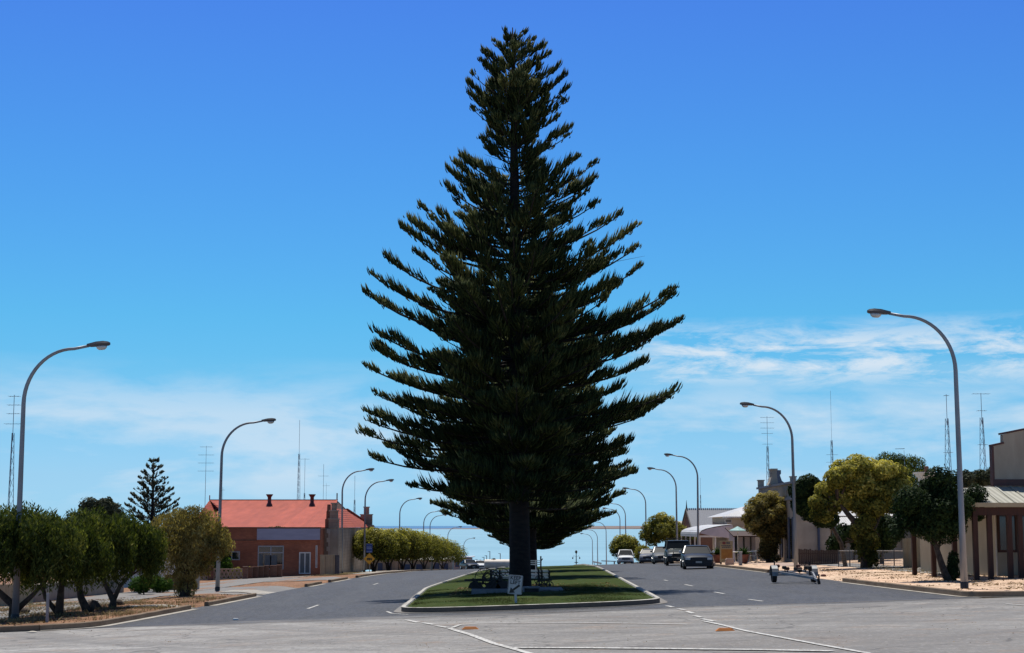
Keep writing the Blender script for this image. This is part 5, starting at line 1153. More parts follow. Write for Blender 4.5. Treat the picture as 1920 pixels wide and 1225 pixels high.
# --- red brick building with the red iron roof
BD = 124.0
a, b = B(330, 1085, BD), B(600, 1085, BD); zg = min(vz(a.x, BD), vz(b.x, BD))-.3; zt = B(500, 990.5, BD).z
t = thing('brick_shop', 'red brick building with a red iron roof and a blank lilac sign board', 'building', ((a.x+b.x)/2, BD, zg+.3))
mb = MB(); mb.box(a.x, b.x, BD, BD+6.5, zg, zt); mb.build('brick_wall', M['brick'], t)
mb = MB(); mb.box(a.x-.05, b.x+.02, BD-.06, BD+.25, zt, zt+.08); z = B(500, 1013, BD).z; mb.box(a.x, B(482,1013,BD).x, BD-.05, BD+.01, z-.04, z+.04); mb.build('brick_ledge', M['brickdk'], t)
mb = MB(); p, r_ = B(482.5, 1012.5, BD), B(600.5, 991.5, BD); mb.box(p.x, r_.x, BD-.22, BD-.003, p.z, r_.z); mb.build('blank_sign_board', M['fascia'], t)
window(t, BD, 419.5, 450, 1034, 1050.5, mull=1, th=.08)
bigw = window(t, BD, 483, 532.5, 1023.5, 1068, mull=1, trans=1036.5, th=.08)
mb = MB(); p, r_ = B(496,1062,BD), B(520,1041.5,BD); mb.box(p.x, r_.x, BD-.05, BD-.03, p.z, r_.z); p, r_ = B(486,1062,BD), B(493,1039,BD); mb.box(p.x, r_.x, BD-.05, BD-.03, p.z, r_.z); mb.build('pale_notice', M['curtain'], bigw)
window(t, BD, 560.5, 583, 1035.5, 1076.5, fr=M['white'], mull=1, th=.09, pane=M['curtain'], name='french_door')
window(t, BD, 591.5, 595.5, 1023, 1065, fr=M['white'], mull=0, th=.05)
# hall behind
zE = B(500, 989.5, 131).z; HX0 = B(393, 989, 131).x-1.6
RY = 150.0; zR = B(500, 938, RY).z; rx0, rx1 = B(393, 939, RY).x, B(631.5, 937, RY).x
ye0, ye1 = 130.6, 171.0; xe = -14.6
hallx1 = -14.75
mb = MB(); mb.box(HX0+.3, hallx1, ye0+.4, ye1-.4, zg, zE-.03); mb.build('hall_wall', M['stone'], t)
roof = MB()
# break line two thirds up, as in the photo
zb_ = B(500, 953.5, 145.6).z; yb_ = 145.6
roof.sheet([[(HX0, ye0, zE), (hallx1+.1, ye0, zE)], [(HX0, yb_, zb_), (rx1+.35, yb_, zb_)], [(rx0, RY, zR), (rx1, RY, zR)]])
roof.add([(hallx1+.1, ye0, zE), (hallx1+.1, ye1, zE), (rx1+.35, RY*2-yb_+1, zb_), (rx1+.35, yb_, zb_)], [(0,1,2,3)])
roof.sheet([[(HX0, ye1, zE), (hallx1+.1, ye1, zE)], [(HX0, RY*2-yb_+1, zb_), (rx1+.35, RY*2-yb_+1, zb_)], [(rx0, RY, zR), (rx1, RY, zR)]])
roof.add([(HX0, ye0, zE), (HX0, ye1, zE), (rx0, RY, zR)], [(0,1,2)])
rf = roof.build('roof', M['redroof'], t, recalc=False)
mb = MB(); mb.add([(rx1+.30, yb_, zb_), (rx1+.30, RY*2-yb_+1, zb_), (rx1-.02, RY, zR-.02)], [(0,1,2)]); mb.bar((rx1+.02,RY,zR-.2),(rx1+.02,RY,zR+.65),.10)
mb.build('gablet', M['brickdk'], rf)
mb = MB(); mb.bar((rx0, RY, zR+.02), (rx1+.1, RY, zR+.02), .22, .08); mb.bar((hallx1+.1, ye0, zE+.05), (rx1+.4, yb_, zb_+.05), .2, .09); mb.bar((hallx1+.1, ye1, zE+.05), (rx1+.4, RY*2-yb_+1, zb_+.05), .2, .09)
mb.bar((HX0, ye0-.05, zE-.02), (hallx1+.15, ye0-.05, zE-.02), .14, .10); mb.bar((rx1+.33, yb_, zb_), (rx1, RY, zR), .12, .14); mb.bar((rx0, RY, zR), (rx0, RY, zR+.45), .08); mb.build('ridge_cap', M['redroof'], rf)
for px in (505, 585):
    c = B(px, 950, 147.2); zt_ = B(px, 927, 147.2).z; mb = MB(); mb.lathe([(.30,-.35),(.30,.10),(.17,.35),(.17,zt_-c.z-.28),(.32,zt_-c.z-.05),(.32,zt_-c.z)], 12, c); mb.build('roof_vent', M['maroon'], rf, smooth=True)
# street facade, seen edge on, with two stepped parapets
def stepped(D, px0, px1, ybase, ytop, steps, depth, name, m, dark=None, capm=None):
    a = B(px0, ybase, D); b = B(px1, ybase, D); zt_ = B(px0, ytop, D).z; cx_ = (a.x+b.x)/2; hw = (b.x-a.x)/2; H = zt_-a.z; poly = []; z = 0
    left = []; 
    for k, (w_, h_) in enumerate(steps):
        left.append((-w_*hw, a.z+z*H)); z += h_; left.append((-w_*hw, a.z+z*H))
    poly = [(cx_+x, z_) for x, z_ in left]+[(cx_-x, z_) for x, z_ in left[::-1]]
    mb = MB(); mb.prism(poly, D, D+depth, 'y'); ob = mb.build(name, m, t)
    mb = MB(); z = 0
    for w_, h_ in steps: z += h_; mb.box(cx_-w_*hw-.06, cx_+w_*hw+.06, D-.06, D+depth+.06, a.z+z*H-.045, a.z+z*H+.045)
    mb.build('coping', capm or M['stoneg'], ob); return ob
mb = MB(); p = B(600, 1000, 126.5); mb.box(b.x+.004, B(633,990,126.5).x, 126.5, 131.0, zg, B(600, 990.5, 126.5).z); mb.build('side_wing', M['stone'], t)
mb = MB(); xq = B(615.5, 1000, 126.4).x; zz = B(615, 992, 126.4).z; k = 0
while zz > zg+1.6: w_ = .13 if k % 2 else .26; mb.box(xq-w_+.13, xq+.14, 126.44, 126.497, zz-.34, zz); zz -= .345; k += 1
mb.build('quoins', M['quoin'], t)
mb = MB(); p = B(616.5,990,126.45); r_ = B(633,990,126.45); mb.box(xq+.143, r_.x, 126.40, 126.496, zg, p.z); mb.build('corner_pier', M['stoneg'], t)
stepped(126.3, 616, 633.5, 990.5, 944, [(1,.37),(.78,.33),(.45,.30)], .9, 'stepped_parapet', M['stone'])
mb = MB(); p = B(613,990.5,126.9); mb.prism([(p.x-.12,p.z),(p.x+.25,p.z),(p.x+.25,p.z+.72),(p.x+.22,p.z+1.35),(p.x+.2,p.z+1.85),(p.x+.04,p.z+1.85),(p.x+.02,p.z+1.35),(p.x-.02,p.z+1.3),(p.x-.04,p.z+.72),(p.x-.12,p.z+.70)], 126.6, 127.6, 'y'); mb.build('parapet_return', M['brickdk'], t)
stepped(165, 675.5, 697, 988, 951, [(1,.62),(.42,.38)], .8, 'stepped_parapet', M['stone'])
mb = MB(); p = B(672, 986.5, 164.8); r_ = B(699.5, 986.5, 164.8); mb.box(p.x, r_.x, 164.5, 166.2, p.z-.1, p.z+.10); zc = B(690, 999, 164.8).z; mb.box(p.x-.3, r_.x-.1, 164.6, 166, zc-.06, zc+.06)
mb.build('cornice', M['stoneg'], t)
mb = MB(); mb.box(B(676,1000,164.9).x, B(697,1000,164.9).x, 164.9, 167, zg, B(690,988.5,164.9).z); mb.build('street_front', M['stone'], t)
for px in (687, 692, 697): mb = MB(); p = B(px, 998, 164.88); mb.box(p.x-.09, p.x+.09, 164.84, 164.898, p.z, p.z+.42); mb.build('niche', M['pane'], t)
mb = MB(); mb.tube([(B(632.5,990,126.3).x+.08, 126.35, zg+.2), (B(632.5,990,126.3).x+.08, 126.35, B(632,988,126.3).z)], .05, 8); mb.build('downpipe', M['stoneg'], t)
# cream gate fence between shop and hall
FD = 122; a, b = B(600.5, 1041, FD), B(626, 1041, FD)
t = thing('cream_gate', 'cream sheet gate between the brick shop and the lamp post', 'gate', ((a.x+b.x)/2, FD, vz(a.x, FD)))
for (x0, x1) in ((a.x, (a.x*.6+b.x*.4)-.02), ((a.x*.6+b.x*.4)+.02, b.x)):
    mb = MB(); n = int((x1-x0)/.1); pts = [(x0+(x1-x0)*k/(n*2), FD+(.0 if k % 4 in (0, 1) else .03)) for k in range(n*2+1)]
    mb.sheet([[(x, y, vz(a.x, FD)-.1) for x, y in pts], [(x, y, a.z) for x, y in pts]]); mb.build('gate_leaf', M['panel'], t, recalc=False)
mb = MB(); mb.box(a.x-.04, b.x+.04, FD+.035, FD+.08, a.z-.05, a.z+.02); mb.box(b.x, b.x+.07, FD-.02, FD+.06, vz(a.x,FD)-.1, a.z+.02); mb.build('gate_frame', M['panel'], t)
a2, b2 = B(627.5, 1041, FD), B(636, 1041, FD)
mb = MB(); mb.box(a2.x, b2.x, FD+.1, FD+.16, vz(a2.x,FD)-.1, a2.z); n_ = mb.build('dark_gate', M['steel_dark']); tag(n_, 'narrow dark grey gate right of the cream gate', 'gate')
# breeze block wall and planter wall
WD_ = 116
def pier(D, px0, px1, yt, m, par, w_=None):
    a, b = B(px0, yt, D), B(px1, yt, D); mb = MB(); mb.box(a.x, b.x, D-.12, D+.28, vz(a.x, D)-.2, a.z); mb.box(a.x-.04, b.x+.04, D-.16, D+.32, a.z, a.z+.06); return mb.build('pier', m, par)
t = thing('breeze_block_wall', 'low garden wall of patterned breeze blocks with brown piers before the brick building', 'wall', (B(420,1080,WD_).x, WD_, vz(B(420,1080,WD_).x, WD_)))
for px0, px1, yt in ((391, 400, 1062), (456, 464, 1064)): pier(WD_, px0, px1, yt, M['brickdk'], t)
for i, (px0, px1) in enumerate(((374.5, 391), (400, 456))):
    a, b = B(px0, 1066.5, WD_), B(px1, 1066.5, WD_); z0 = vz(a.x, WD_)-.1; mb = MB(); mb.box(a.x, b.x, WD_, WD_+.12, z0, z0+.22); mb.box(a.x, b.x, WD_-.02, WD_+.14, a.z-.08, a.z)
    n = max(2, round((b.x-a.x)/.3)); hz = a.z-.08-(z0+.22); w_ = (b.x-a.x)/n
    for k in range(n):
        x = a.x+k*w_; mb.bar((x+.01, WD_+.06, z0+.22), (x+w_-.01, WD_+.06, a.z-.08), .10, .035); mb.bar((x+w_-.01, WD_+.05, z0+.22), (x+.01, WD_+.05, a.z-.08), .09, .035); mb.box(x-.02, x+.02, WD_+.015, WD_+.105, z0+.22, a.z-.08)
    mb.build('block_panel', M['stone'], t)
t = thing('planter_wall', 'row of brick box planters stepping along the shop frontage', 'wall', (B(500,1080,118).x, 118, vz(B(500,1080,118).x, 118)))
for k, (px0, px1, yt) in enumerate(((465,473,1065), (474.5,483.5,1064.5), (485.5,493.5,1063.5), (495.5,503,1062.5), (507.5,518,1062), (520,528,1061))):
    D = 117+.5*k; a, b = B(px0, yt, D), B(px1, yt, D); mb = MB(); z0 = vz(a.x, D)-.15; mb.box(a.x, b.x, D, D+.4, z0, a.z); mb.box(a.x-.06, b.x+.03, D-.04, D+.44, a.z, a.z+.06); mb.box(a.x-.07, a.x-.002, D-.02, D+.40, z0, a.z-.002); mb.build('planter_box', M['brickdk'], t)
# left edge: dark pillar wall, cream fence, grey wall
a = B(368, 1072, 84); z0 = vz(a.x, 84)
t = thing('brick_pillar', 'dark brick pillar and low wall end behind the olive tree', 'wall', (a.x, 84, z0))
mb = MB(); mb.box(a.x-1.6, a.x, 84, 84.25, z0-.2, B(360,1078,84).z); mb.build('low_wall', M['brickdk'], t)
mb = MB(); mb.box(a.x-.02, a.x+.13, 83.9, 84.3, z0-.2, B(370,1064,84).z); mb.build('pillar', M['stoneg'], t)
FD = 66; a, b = B(-60, 1097, FD), B(63, 1097, FD); z0 = vz(a.x, FD)
mb = MB(); n = int((b.x-a.x)/.12); pts = [(a.x+(b.x-a.x)*k/(n*2), FD+(.0 if k % 4 in (0, 1) else .035)) for k in range(n*2+1)]
t = thing('cream_fence', 'cream metal sheet fence behind the shrubs at the far left', 'fence', ((a.x+b.x)/2, FD, z0))
mb.sheet([[(x, y, z0-.15) for x, y in pts], [(x, y, a.z) for x, y in pts]]); mb.build('fence_sheet', M['panel'], t, recalc=False)
mb = MB(); mb.box(a.x, b.x, FD+.036, FD+.09, a.z-.05, a.z+.02); mb.build('top_rail', M['panel'], t)
# grey wall running away
p0, p1 = B(62, 1100, 69), B(246, 1086, 85)
t = thing('grey_garden_wall', 'plain grey garden wall running behind the left shrub row', 'wall', ((p0.x+p1.x)/2, 77, vz(p0.x, 77)))
mb = MB(); z1 = B(120, 1093, 73).z; q1 = Vector((p1.x, 83)); q0 = Vector((p0.x, 69)); dv = (q1-q0).normalized(); nv = Vector((dv.y, -dv.x))*.11
nseg = 10
mb.add([(p.x+s*nv.x, p.y+s*nv.y, z) for p in (q0, q1) for s in (-1, 1) for z in (vz(q0.x, 69)-.4, z1)], [(0,1,3,2),(4,6,7,5),(0,4,5,1),(2,3,7,6),(1,5,7,3),(0,2,6,4)]); mb.build('wall_body', M['greyw'], t)
mb = MB(); mb.add([(p.x+s*nv.x*1.4, p.y+s*nv.y*1.4, z) for p in (q0, q1) for s in (-1, 1) for z in (z1, z1+.06)], [(0,1,3,2),(4,6,7,5),(0,4,5,1),(2,3,7,6),(1,5,7,3),(0,2,6,4)]); mb.build('coping', M['stoneg'], t)
# white cottage glimpsed between the trees
a = B(233, 990, 96); t = thing('white_cottage', 'white gable end glimpsed between the left treetops', 'house', (a.x, 97, vz(a.x, 97)))
mb = MB(); z0 = vz(a.x, 97)-.3; mb.box(a.x-2.4, a.x+2.4, 96, 102, z0, a.z-.75); mb.build('wall', M['white'], t)
mb = MB(); zz = a.z-.75; mb.add([(a.x-2.6, 95.8, zz), (a.x+2.6, 95.8, zz), (a.x, 95.8, a.z+.1), (a.x-2.6, 102.2, zz), (a.x+2.6, 102.2, zz), (a.x, 102.2, a.z+.1)], [(0,1,2),(3,5,4),(0,2,5,3),(1,4,5,2),(0,3,4,1)]); mb.build('roof', M['whiteroof'], t)
# buildings behind the golden row on the left
for i, (px0, px1, yt, D, m, lb) in enumerate(((700, 742, 1046, 186, M['creamw'], 'cream house wall behind the first golden trunks on the left'), (806, 848, 1049, 262, M['stoneg'], 'grey beige house behind the farther golden trunks'), (742, 806, 1050, 222, M['creamw'], 'cream single storey house behind the golden tree trunks'), (846, 884, 1047, 318, M['pink'], 'small beige shop with a white skillion roof at the end of the golden row'))):
    a, b = B(px0, yt, D), B(px1, yt, D); z0 = g(a.x, D)-.5
    t = thing('small_house', lb, 'house', ((a.x+b.x)/2, D, z0+.5)); mb = MB(); mb.box(a.x, b.x, D, D+8, z0, a.z); mb.build('wall', m, t)
    mb = MB(); mb.slab([(a.x-.3, D-.6, a.z+.05), (b.x+.5, D-.6, a.z+.35), (b.x+.5, D+8.4, a.z+.35), (a.x-.3, D+8.4, a.z+.05)], .12) if i == 3 else mb.add([(a.x-.4, D-.4, a.z), (b.x+.4, D-.4, a.z), (b.x+.4, D+8.4, a.z), (a.x-.4, D+8.4, a.z), (a.x+1, D+4, a.z+1.3), (b.x-1, D+4, a.z+1.3)], [(0,1,5,4),(1,2,5),(2,3,4,5),(3,0,4)]); mb.build('roof', M['whiteroof'] if i == 3 else M['creamroof'], t)
    for f in (.2, .6): mb = MB(); x = a.x+(b.x-a.x)*f; mb.box(x, x+(b.x-a.x)*.22, D-.04, D+.01, a.z-1.7, a.z-.6); mb.build('window', M['bluetrim'], t)

# --- right side: corner shop with a verandah
SF = 59.5
a = B(1862, 900, SF); x0 = a.x; x1 = x0+9; z0 = vz(x0, SF)-.3
t = thing('corner_shop', 'beige corner shop with a stepped parapet, cream iron verandah and dark red posts', 'shop', (x0, SF, z0+.3))
zw = B(1862, 910, SF).z; mb = MB(); mb.box(x0, x1, SF, SF+11, z0, zw); mb.build('shop_wall', M['creamw'], t)
mb = MB(); ss = [B(1862, 912, SF-.1), B(1862, 837, SF-.1), B(1880, 832, SF-.1), B(1880, 815, SF-.1), B(1935, 803, SF-.1)]
po = [(p.x, p.z) for p in ss]+[(x1, ss[-1].z+.9), (x1, ss[0].z)]; mb.prism(po, SF-.1, SF+.2, 'y'); pr = mb.build('parapet', M['render'], t)
mb = MB()
for p, q_ in ((ss[1], ss[2]), (ss[3], ss[4])): mb.bar((p.x-.06, SF+.05, p.z+.03), (q_.x+.04, SF+.05, q_.z+.03), .38, .07)
mb.bar((ss[1].x-.02, SF+.05, ss[1].z), (ss[1].x-.02, SF+.05, ss[0].z), .07, .34); mb.build('coping', M['maroon'], pr)
mb = MB(); p, q_ = B(1862, 911, SF-.13), B(1862, 899, SF-.13); mb.box(p.x, x1, SF-.135, SF-.102, p.z, q_.z); mb.build('maroon_band', M['maroon'], pr)
AD = 56.6; e0, e1 = B(1822, 944, AD), B(1836, 913, SF-.14)
aw = MB(); xL = e0.x
aw.slab([(xL, AD, e0.z), (x1, AD, e0.z), (x1, SF-.14, e1.z), (B(1842,913,SF).x, SF-.14, e1.z)], .06)
aw.slab([(xL, AD, e0.z), (B(1842,913,SF).x, SF-.14, e1.z), (B(1842,913,SF).x, SF+7, e1.z), (xL, SF+7, e0.z)], .06)
rf = aw.build('verandah_roof', M['creamroof'], t)
mb = MB()
for k in range(16): x = xL+1.0+k*.55; mb.bar((x, AD-.01, e0.z+.01), (x+.12, SF-.16, e1.z+.01), .06, .05)
mb.build('roof_ribs', M['creamroof'], rf)
mb = MB(); mb.box(xL-.03, x1, AD-.09, AD-.01, e0.z-.13, e0.z+.02); mb.box(xL-.06, xL-.005, AD, SF+7, e0.z-.13, e0.z+.0); mb.build('gutter', M['panel'], t)
mb = MB(); mb.box(xL+.05, x1, AD+.05, AD+.17, e0.z-.42, e0.z-.14); mb.box(xL+.05, xL+.17, AD+.18, SF+7, e0.z-.42, e0.z-.14); mb.build('verandah_beam', M['maroonlt'], t)
barge = MB(); p, q_ = B(1905, 939, 55.6), B(1940, 926, 55.6); barge.bar(p, q_, .06, .12)
for y_ in (AD, 59.3, 62.3, 65.3): mb = MB(); xx = xL+.11; mb.box(xx-.085, xx+.085, y_+.02, y_+.19, vz(xx, y_)-.1, e0.z-.42); mb.build('verandah_post', M['maroonlt'], t)
for px in (1857, 1894, 1914, 1950): mb = MB(); xx = B(px, 1000, AD).x; mb.box(xx-.085, xx+.085, AD+.02, AD+.19, vz(xx, AD)-.1, e0.z-.42); mb.build('verandah_post', M['maroonlt'], t)
window(t, SF, 1871, 1906, 962, 1036, fr=M['maroonlt'], mull=0, th=.09)
window(t, SF, 1910, 1950, 962, 1036, fr=M['maroonlt'], mull=0, th=.09)
mb = MB(); mb.box(x0, B(1868,1000,SF).x, SF-.03, SF-.001, z0, zw-.05); mb.build('corner_board', M['quoin'], t)
# cream rear building + cream sheet fence
RD = 76; a, b = B(1797, 985, RD), B(1862, 985, RD); z0 = vz(a.x, RD)-.2
t = thing('cream_shed', 'plain cream outbuilding with one small blue window behind the verandah posts', 'shed', ((a.x+b.x)/2, RD, z0+.2))
mb = MB(); mb.box(a.x, b.x+2, RD, RD+6, z0, a.z+.2); mb.build('wall', M['panel'], t)
mb = MB(); mb.slab([(a.x-.2, RD-.2, a.z+.2), (b.x+2.2, RD-.2, a.z+.2), (b.x+2.2, RD+6.2, a.z+.8), (a.x-.2, RD+6.2, a.z+.8)], .08); mb.build('roof', M['creamroof'], t)
window(t, RD, 1815, 1832, 977, 998, fr=M['ltframe'], mull=0, th=.06, pane=M['bluetrim'])
FD = 79; a, b = B(1695, 1010, FD), B(1800, 1010, FD); z0 = vz(a.x, FD)-.15
t = thing('cream_fence', 'tall cream metal sheet fence behind the slanting dark tree', 'fence', ((a.x+b.x)/2, FD, z0+.15))
n = int((b.x-a.x)/.2); pts = [(a.x+(b.x-a.x)*k/(n*2), FD+(.0 if k % 4 in (0, 1) else .05)) for k in range(n*2+1)]
mb = MB(); mb.sheet([[(x, y, z0) for x, y in pts], [(x, y, a.z) for x, y in pts]]); mb.build('fence_sheet', M['panel'], t, recalc=False)
mb = MB(); mb.box(a.x, b.x, FD+.051, FD+.1, a.z-.06, a.z+.02); mb.box(a.x-.06, a.x, FD-.02, FD+.08, z0, a.z+.03); mb.build('fence_frame', M['panel'], t)
# little dark stake with a dog-sized white bag near the verandah
# wire fence
FD = 84; a, b = B(1572, 1033, FD), B(1697, 1033, FD); z0 = vz(a.x, FD)
t = thing('wire_fence', 'low tube and mesh fence with a white top rail behind the big golden tree', 'fence', ((a.x+b.x)/2, FD, z0))
mb = MB(); mb.tube([(a.x, FD, a.z), (b.x, FD, a.z)], .025, 6); mb.build('top_rail', M['whitepost'], t)
mb = MB(); n = 44
for k in range(n+1): x = a.x+(b.x-a.x)*k/n; mb.bar((x, FD, z0), (x, FD, a.z), .008)
for k in range(9): z = z0+.06+(a.z-z0-.06)*k/9; mb.bar((a.x, FD, z), (b.x, FD, z), .008)
mb.build('wire_mesh', M['steel'], t)
for k in range(7): x = a.x+(b.x-a.x)*k/6; mb = MB(); mb.tube([(x, FD, z0-.1), (x, FD, a.z+.03)], .03, 6); mb.build('fence_post', M['steel_dark'], t)
# brown paling fence
FD = 93; a, b = B(1497, 1031, FD), B(1573, 1031, FD); z0 = vz(a.x, FD)-.1; t = thing('paling_fence', 'dark brown paling fence left of the wire fence', 'fence', ((a.x+b.x)/2, FD, z0+.1))
mb = MB(); n = int((b.x-a.x)/.105)
for k in range(n): x = a.x+(b.x-a.x)*k/n; mb.box(x, x+.095, FD, FD+.02, z0, a.z-.02*(k % 3)+(.05 if k < 7 else 0))
mb.build('palings', M['browndk'], t); mb = MB(); mb.box(a.x, b.x, FD+.022, FD+.07, a.z-.25, a.z-.18); mb.box(a.x, b.x, FD+.022, FD+.07, z0+.2, z0+.27); mb.build('rail', M['browndk'], t)
# verandah house behind the golden tree, with a chimney
HD = 106; a, b = B(1540, 985, HD), B(1700, 985, HD); z0 = vz(a.x, HD)-.3
t = thing('verandah_house', 'house with a white iron verandah roof and tall stone chimney behind the golden tree', 'house', ((a.x+b.x)/2, HD, z0+.3))
mb = MB(); mb.box(a.x+.8, b.x+4, HD+2.4, HD+12, z0, a.z+.5); mb.build('wall', M['stoneg'], t)
mb = MB(); zE = B(1545, 985, HD).z; zT = B(1560, 968, HD+2.4).z; mb.slab([(a.x, HD, zE), (b.x+4.5, HD, zE), (b.x+4.5, HD+2.4, zT), (a.x+.5, HD+2.4, zT)], .06); zr_ = B(1700, 945, HD+7).z
mb.add([(a.x+.6, HD+2.2, zT+.02), (b.x+4.4, HD+2.2, zT+.02), (b.x+4.4, HD+12.2, zT+.02), (a.x+.6, HD+12.2, zT+.02), (a.x+4.5, HD+7, zr_), (b.x+1, HD+7, zr_)], [(0,1,5,4),(1,2,5),(2,3,4,5),(3,0,4)]); mb.build('roof', M['whiteroof'], t)
for k in range(6): x = a.x+.2+(b.x+4-a.x)*k/5; mb = MB(); mb.box(x-.06, x+.06, HD+.1, HD+.22, z0, zE-.06); mb.build('verandah_post', M['iron'], t)
c = B(1738, 900, HD+6); zt_ = B(1738, 884, HD+6).z; mb = MB(); mb.box(c.x-.5, c.x+.5, HD+5.6, HD+6.5, B(1700,930,HD+7).z-1.2, zt_-.25); mb.box(c.x-.6, c.x+.6, HD+5.5, HD+6.6, zt_-.40, zt_-.30); mb.box(c.x-.78, c.x+.78, HD+5.35, HD+6.75, zt_-.18, zt_-.06); mb.box(c.x-.66, c.x+.66, HD+5.45, HD+6.65, zt_-.3, zt_-.18); mb.build('chimney', M['quoin'], t)
mb = MB(); mb.lathe([(.15,-.06),(.17,.3),(.12,.36)], 10, (c.x, HD+6.05, zt_)); mb.build('chimney_pot', M['brickdk'], t)
for px in (1560, 1600, 1645, 1690): mb = MB(); p = B(px, 1020, HD+2.4); mb.box(p.x, p.x+1.0, HD+2.34, HD+2.41, z0+1.1, z0+2.6); mb.build('window', M['pane'], t)
# old two storey stone building on the street
cx_, cy_ = 18.35, 103.0; far = 121.0; z0 = vz(cx_, cy_)-.3
cB = B(1492, 906, cy_); zt_ = cB.z; cx_ = cB.x-.05; xw = B(1541, 950, cy_).x; fx = B(1422, 917, far).x
t = thing('stone_hall', 'old grey stone building with a parapet and scrolled pediment, side wall towards us', 'building', (cx_, cy_, z0+.3))
nrm = Vector((far-cy_, -(fx-cx_))).normalized()
mb = MB(); mb.prism([(cx_, cy_), (xw+.5, cy_), (fx+4, far), (fx, far)], z0, zt_, 'z'); mb.build('wall', M['stoneg'], t)
mb = MB(); mb.prism([(cx_-.15, cy_-.12), (xw+.62, cy_-.12), (fx+4.1, far+.1), (fx-.15, far+.1)], zt_, zt_+.14, 'z'); mb.prism([(cx_-.10, cy_-.08), (cx_+.35, cy_-.08), (fx+.3, far+.08), (fx-.10, far+.08)], zt_-1.05, zt_-.90, 'z'); mb.build('cornice', M['slate'], t)
for (px, D, w_, h_) in ((1426.5, far-.4, .2, .62), (1487, cy_+2.0, .16, .42)): mb = MB(); p = B(px, 905, D); mb.box(p.x-w_, p.x+w_, D-.25, D+.25, zt_+.142, zt_+h_); mb.box(p.x-w_-.05, p.x+w_+.05, D-.3, D+.3, zt_+h_, zt_+h_+.08); mb.build('parapet_pier', M['stoneg'], t)
D = 113.5; p = B(1450, 912, D); H = B(1450, 882, D).z-p.z
pd = MB(); pd.prism([(p.x-.42, zt_+.142), (p.x+.30, zt_+.142), (p.x+.24, zt_+.35), (p.x+.20, zt_+.7), (p.x+.18, p.z+H), (p.x-.18, p.z+H), (p.x-.20, zt_+.7), (p.x-.30, zt_+.35)], D-.5, D+.5, 'y'); pd.box(p.x-.24, p.x+.24, D-.58, D+.58, p.z+H, p.z+H+.1)
pd.build('pediment', M['stoneg'], t)
mb = MB(); p = B(1458, 912, 116); mb.prism([(p.x-.1, zt_+.142), (p.x+.7, zt_+.142), (p.x+.25, zt_+.5), (p.x+.12, zt_+.9), (p.x+.2, zt_+1.0), (p.x+.2, p.z+1.15), (p.x-.3, p.z+1.15), (p.x-.3, zt_+.9)], 115.6, 116.4, 'y'); mb.build('chimney', M['slate'], t)
dv = Vector((fx-cx_, far-cy_)).normalized()
def wallbox(s0, s1, zl, zh, name, m, off=.04):
    a, b = Vector((cx_, cy_))+dv*s0, Vector((cx_, cy_))+dv*s1; n_ = Vector((-dv.y, dv.x)); mb = MB()
    vs = [(p.x+n_.x*o_, p.y+n_.y*o_, z) for p in (a, b) for o_ in (0.0, off) for z in (zl, zh)]; mb.add(vs, [(0,1,3,2),(4,6,7,5),(0,4,5,1),(2,3,7,6),(1,5,7,3),(0,2,6,4)]); return mb.build(name, m, t)
for s0 in (1.2, 3.6, 6.2, 9.0, 12, 15): wallbox(s0, s0+1.1, z0+.5, z0+3.1, 'window', M['pane'], .05); 
for s0 in (.9, 2.6, 5.9, 8.7): wallbox(s0, s0+.22, z0+.5, z0+3.2, 'blue_shutter', M['bluetrim'], .09)
for s0 in (3.4, 8, 12.6): wallbox(s0, s0+2.2, zt_-.75, zt_-.3, 'raised_panel', M['render'], .05)
mb = MB(); x = B(1534.5, 1000, cy_).x; mb.tube([(x, cy_-.08, z0), (x, cy_-.08, B(1534,968,cy_).z)], .09, 8); mb.build('downpipe', M['bluetrim'], t)
mb = MB(); p = B(1500, 977, cy_); mb.box(cx_+.1, cx_+1.2, cy_-.04, cy_-.001, p.z-.03, p.z+.05); mb.build('string_course', M['render'], t)
# white roofed cottage and lilac verandah further down
D = 130; a, b = B(1355, 969, D), B(1430, 969, D); z0 = vz(a.x, D)-.3
t = thing('white_roof_cottage', 'cottage with a pale hip roof between the slate hall and the old stone building', 'house', ((a.x+b.x)/2, D, z0+.3))
mb = MB(); mb.box(a.x+.4, b.x+3, D+.4, D+10, z0, a.z-.02); mb.build('wall', M['stoneg'], t)
p = B(1421, 942, D+5); mb = MB(); mb.add([(a.x, D, a.z), (b.x+3.4, D, a.z), (b.x+3.4, D+10.4, a.z), (a.x, D+10.4, a.z), (p.x, D+5, p.z), (p.x+3, D+5, p.z)], [(0,1,5,4),(1,2,5),(2,3,4,5),(3,0,4)]); mb.bar((a.x-.02, D-.06, a.z-.05), (b.x+3.4, D-.06, a.z-.05), .12, .12); mb.build('roof', M['whiteroof'], t)
window(t, D+.38, 1359, 1372, 973, 981, mull=0, th=.06, pane=M['curtain'])
D = 126; a, b = B(1311, 1001, D+16), B(1373, 1005, D)
zc = B(1330, 1003, D+3).z; zt_ = B(1373, 984, D+2).z
t = thing('cafe_verandah', 'cafe verandah with a curved white roof, lilac end and thin white posts', 'verandah', (B(1345,1050,D).x, D, vz(B(1345,1050,D).x, D)))
xa, xb = B(1311, 1003, D).x, B(1374, 1003, D).x
arc = [(xa+(xb-xa)*f, zc+(zt_-zc)*h_) for f, h_ in ((0,0),(.02,.22),(.08,.42),(.2,.58),(.45,.76),(.7,.9),(1,1))]
mb = MB(); mb.sheet([[(x, D, z+.03) for x, z in arc], [(x, D+14, z+.03) for x, z in arc]]); mb.sheet([[(x, D, z-.03) for x, z in arc], [(x, D+14, z-.03) for x, z in arc]]); mb.build('verandah_roof', M['whiteroof'], t, recalc=False)
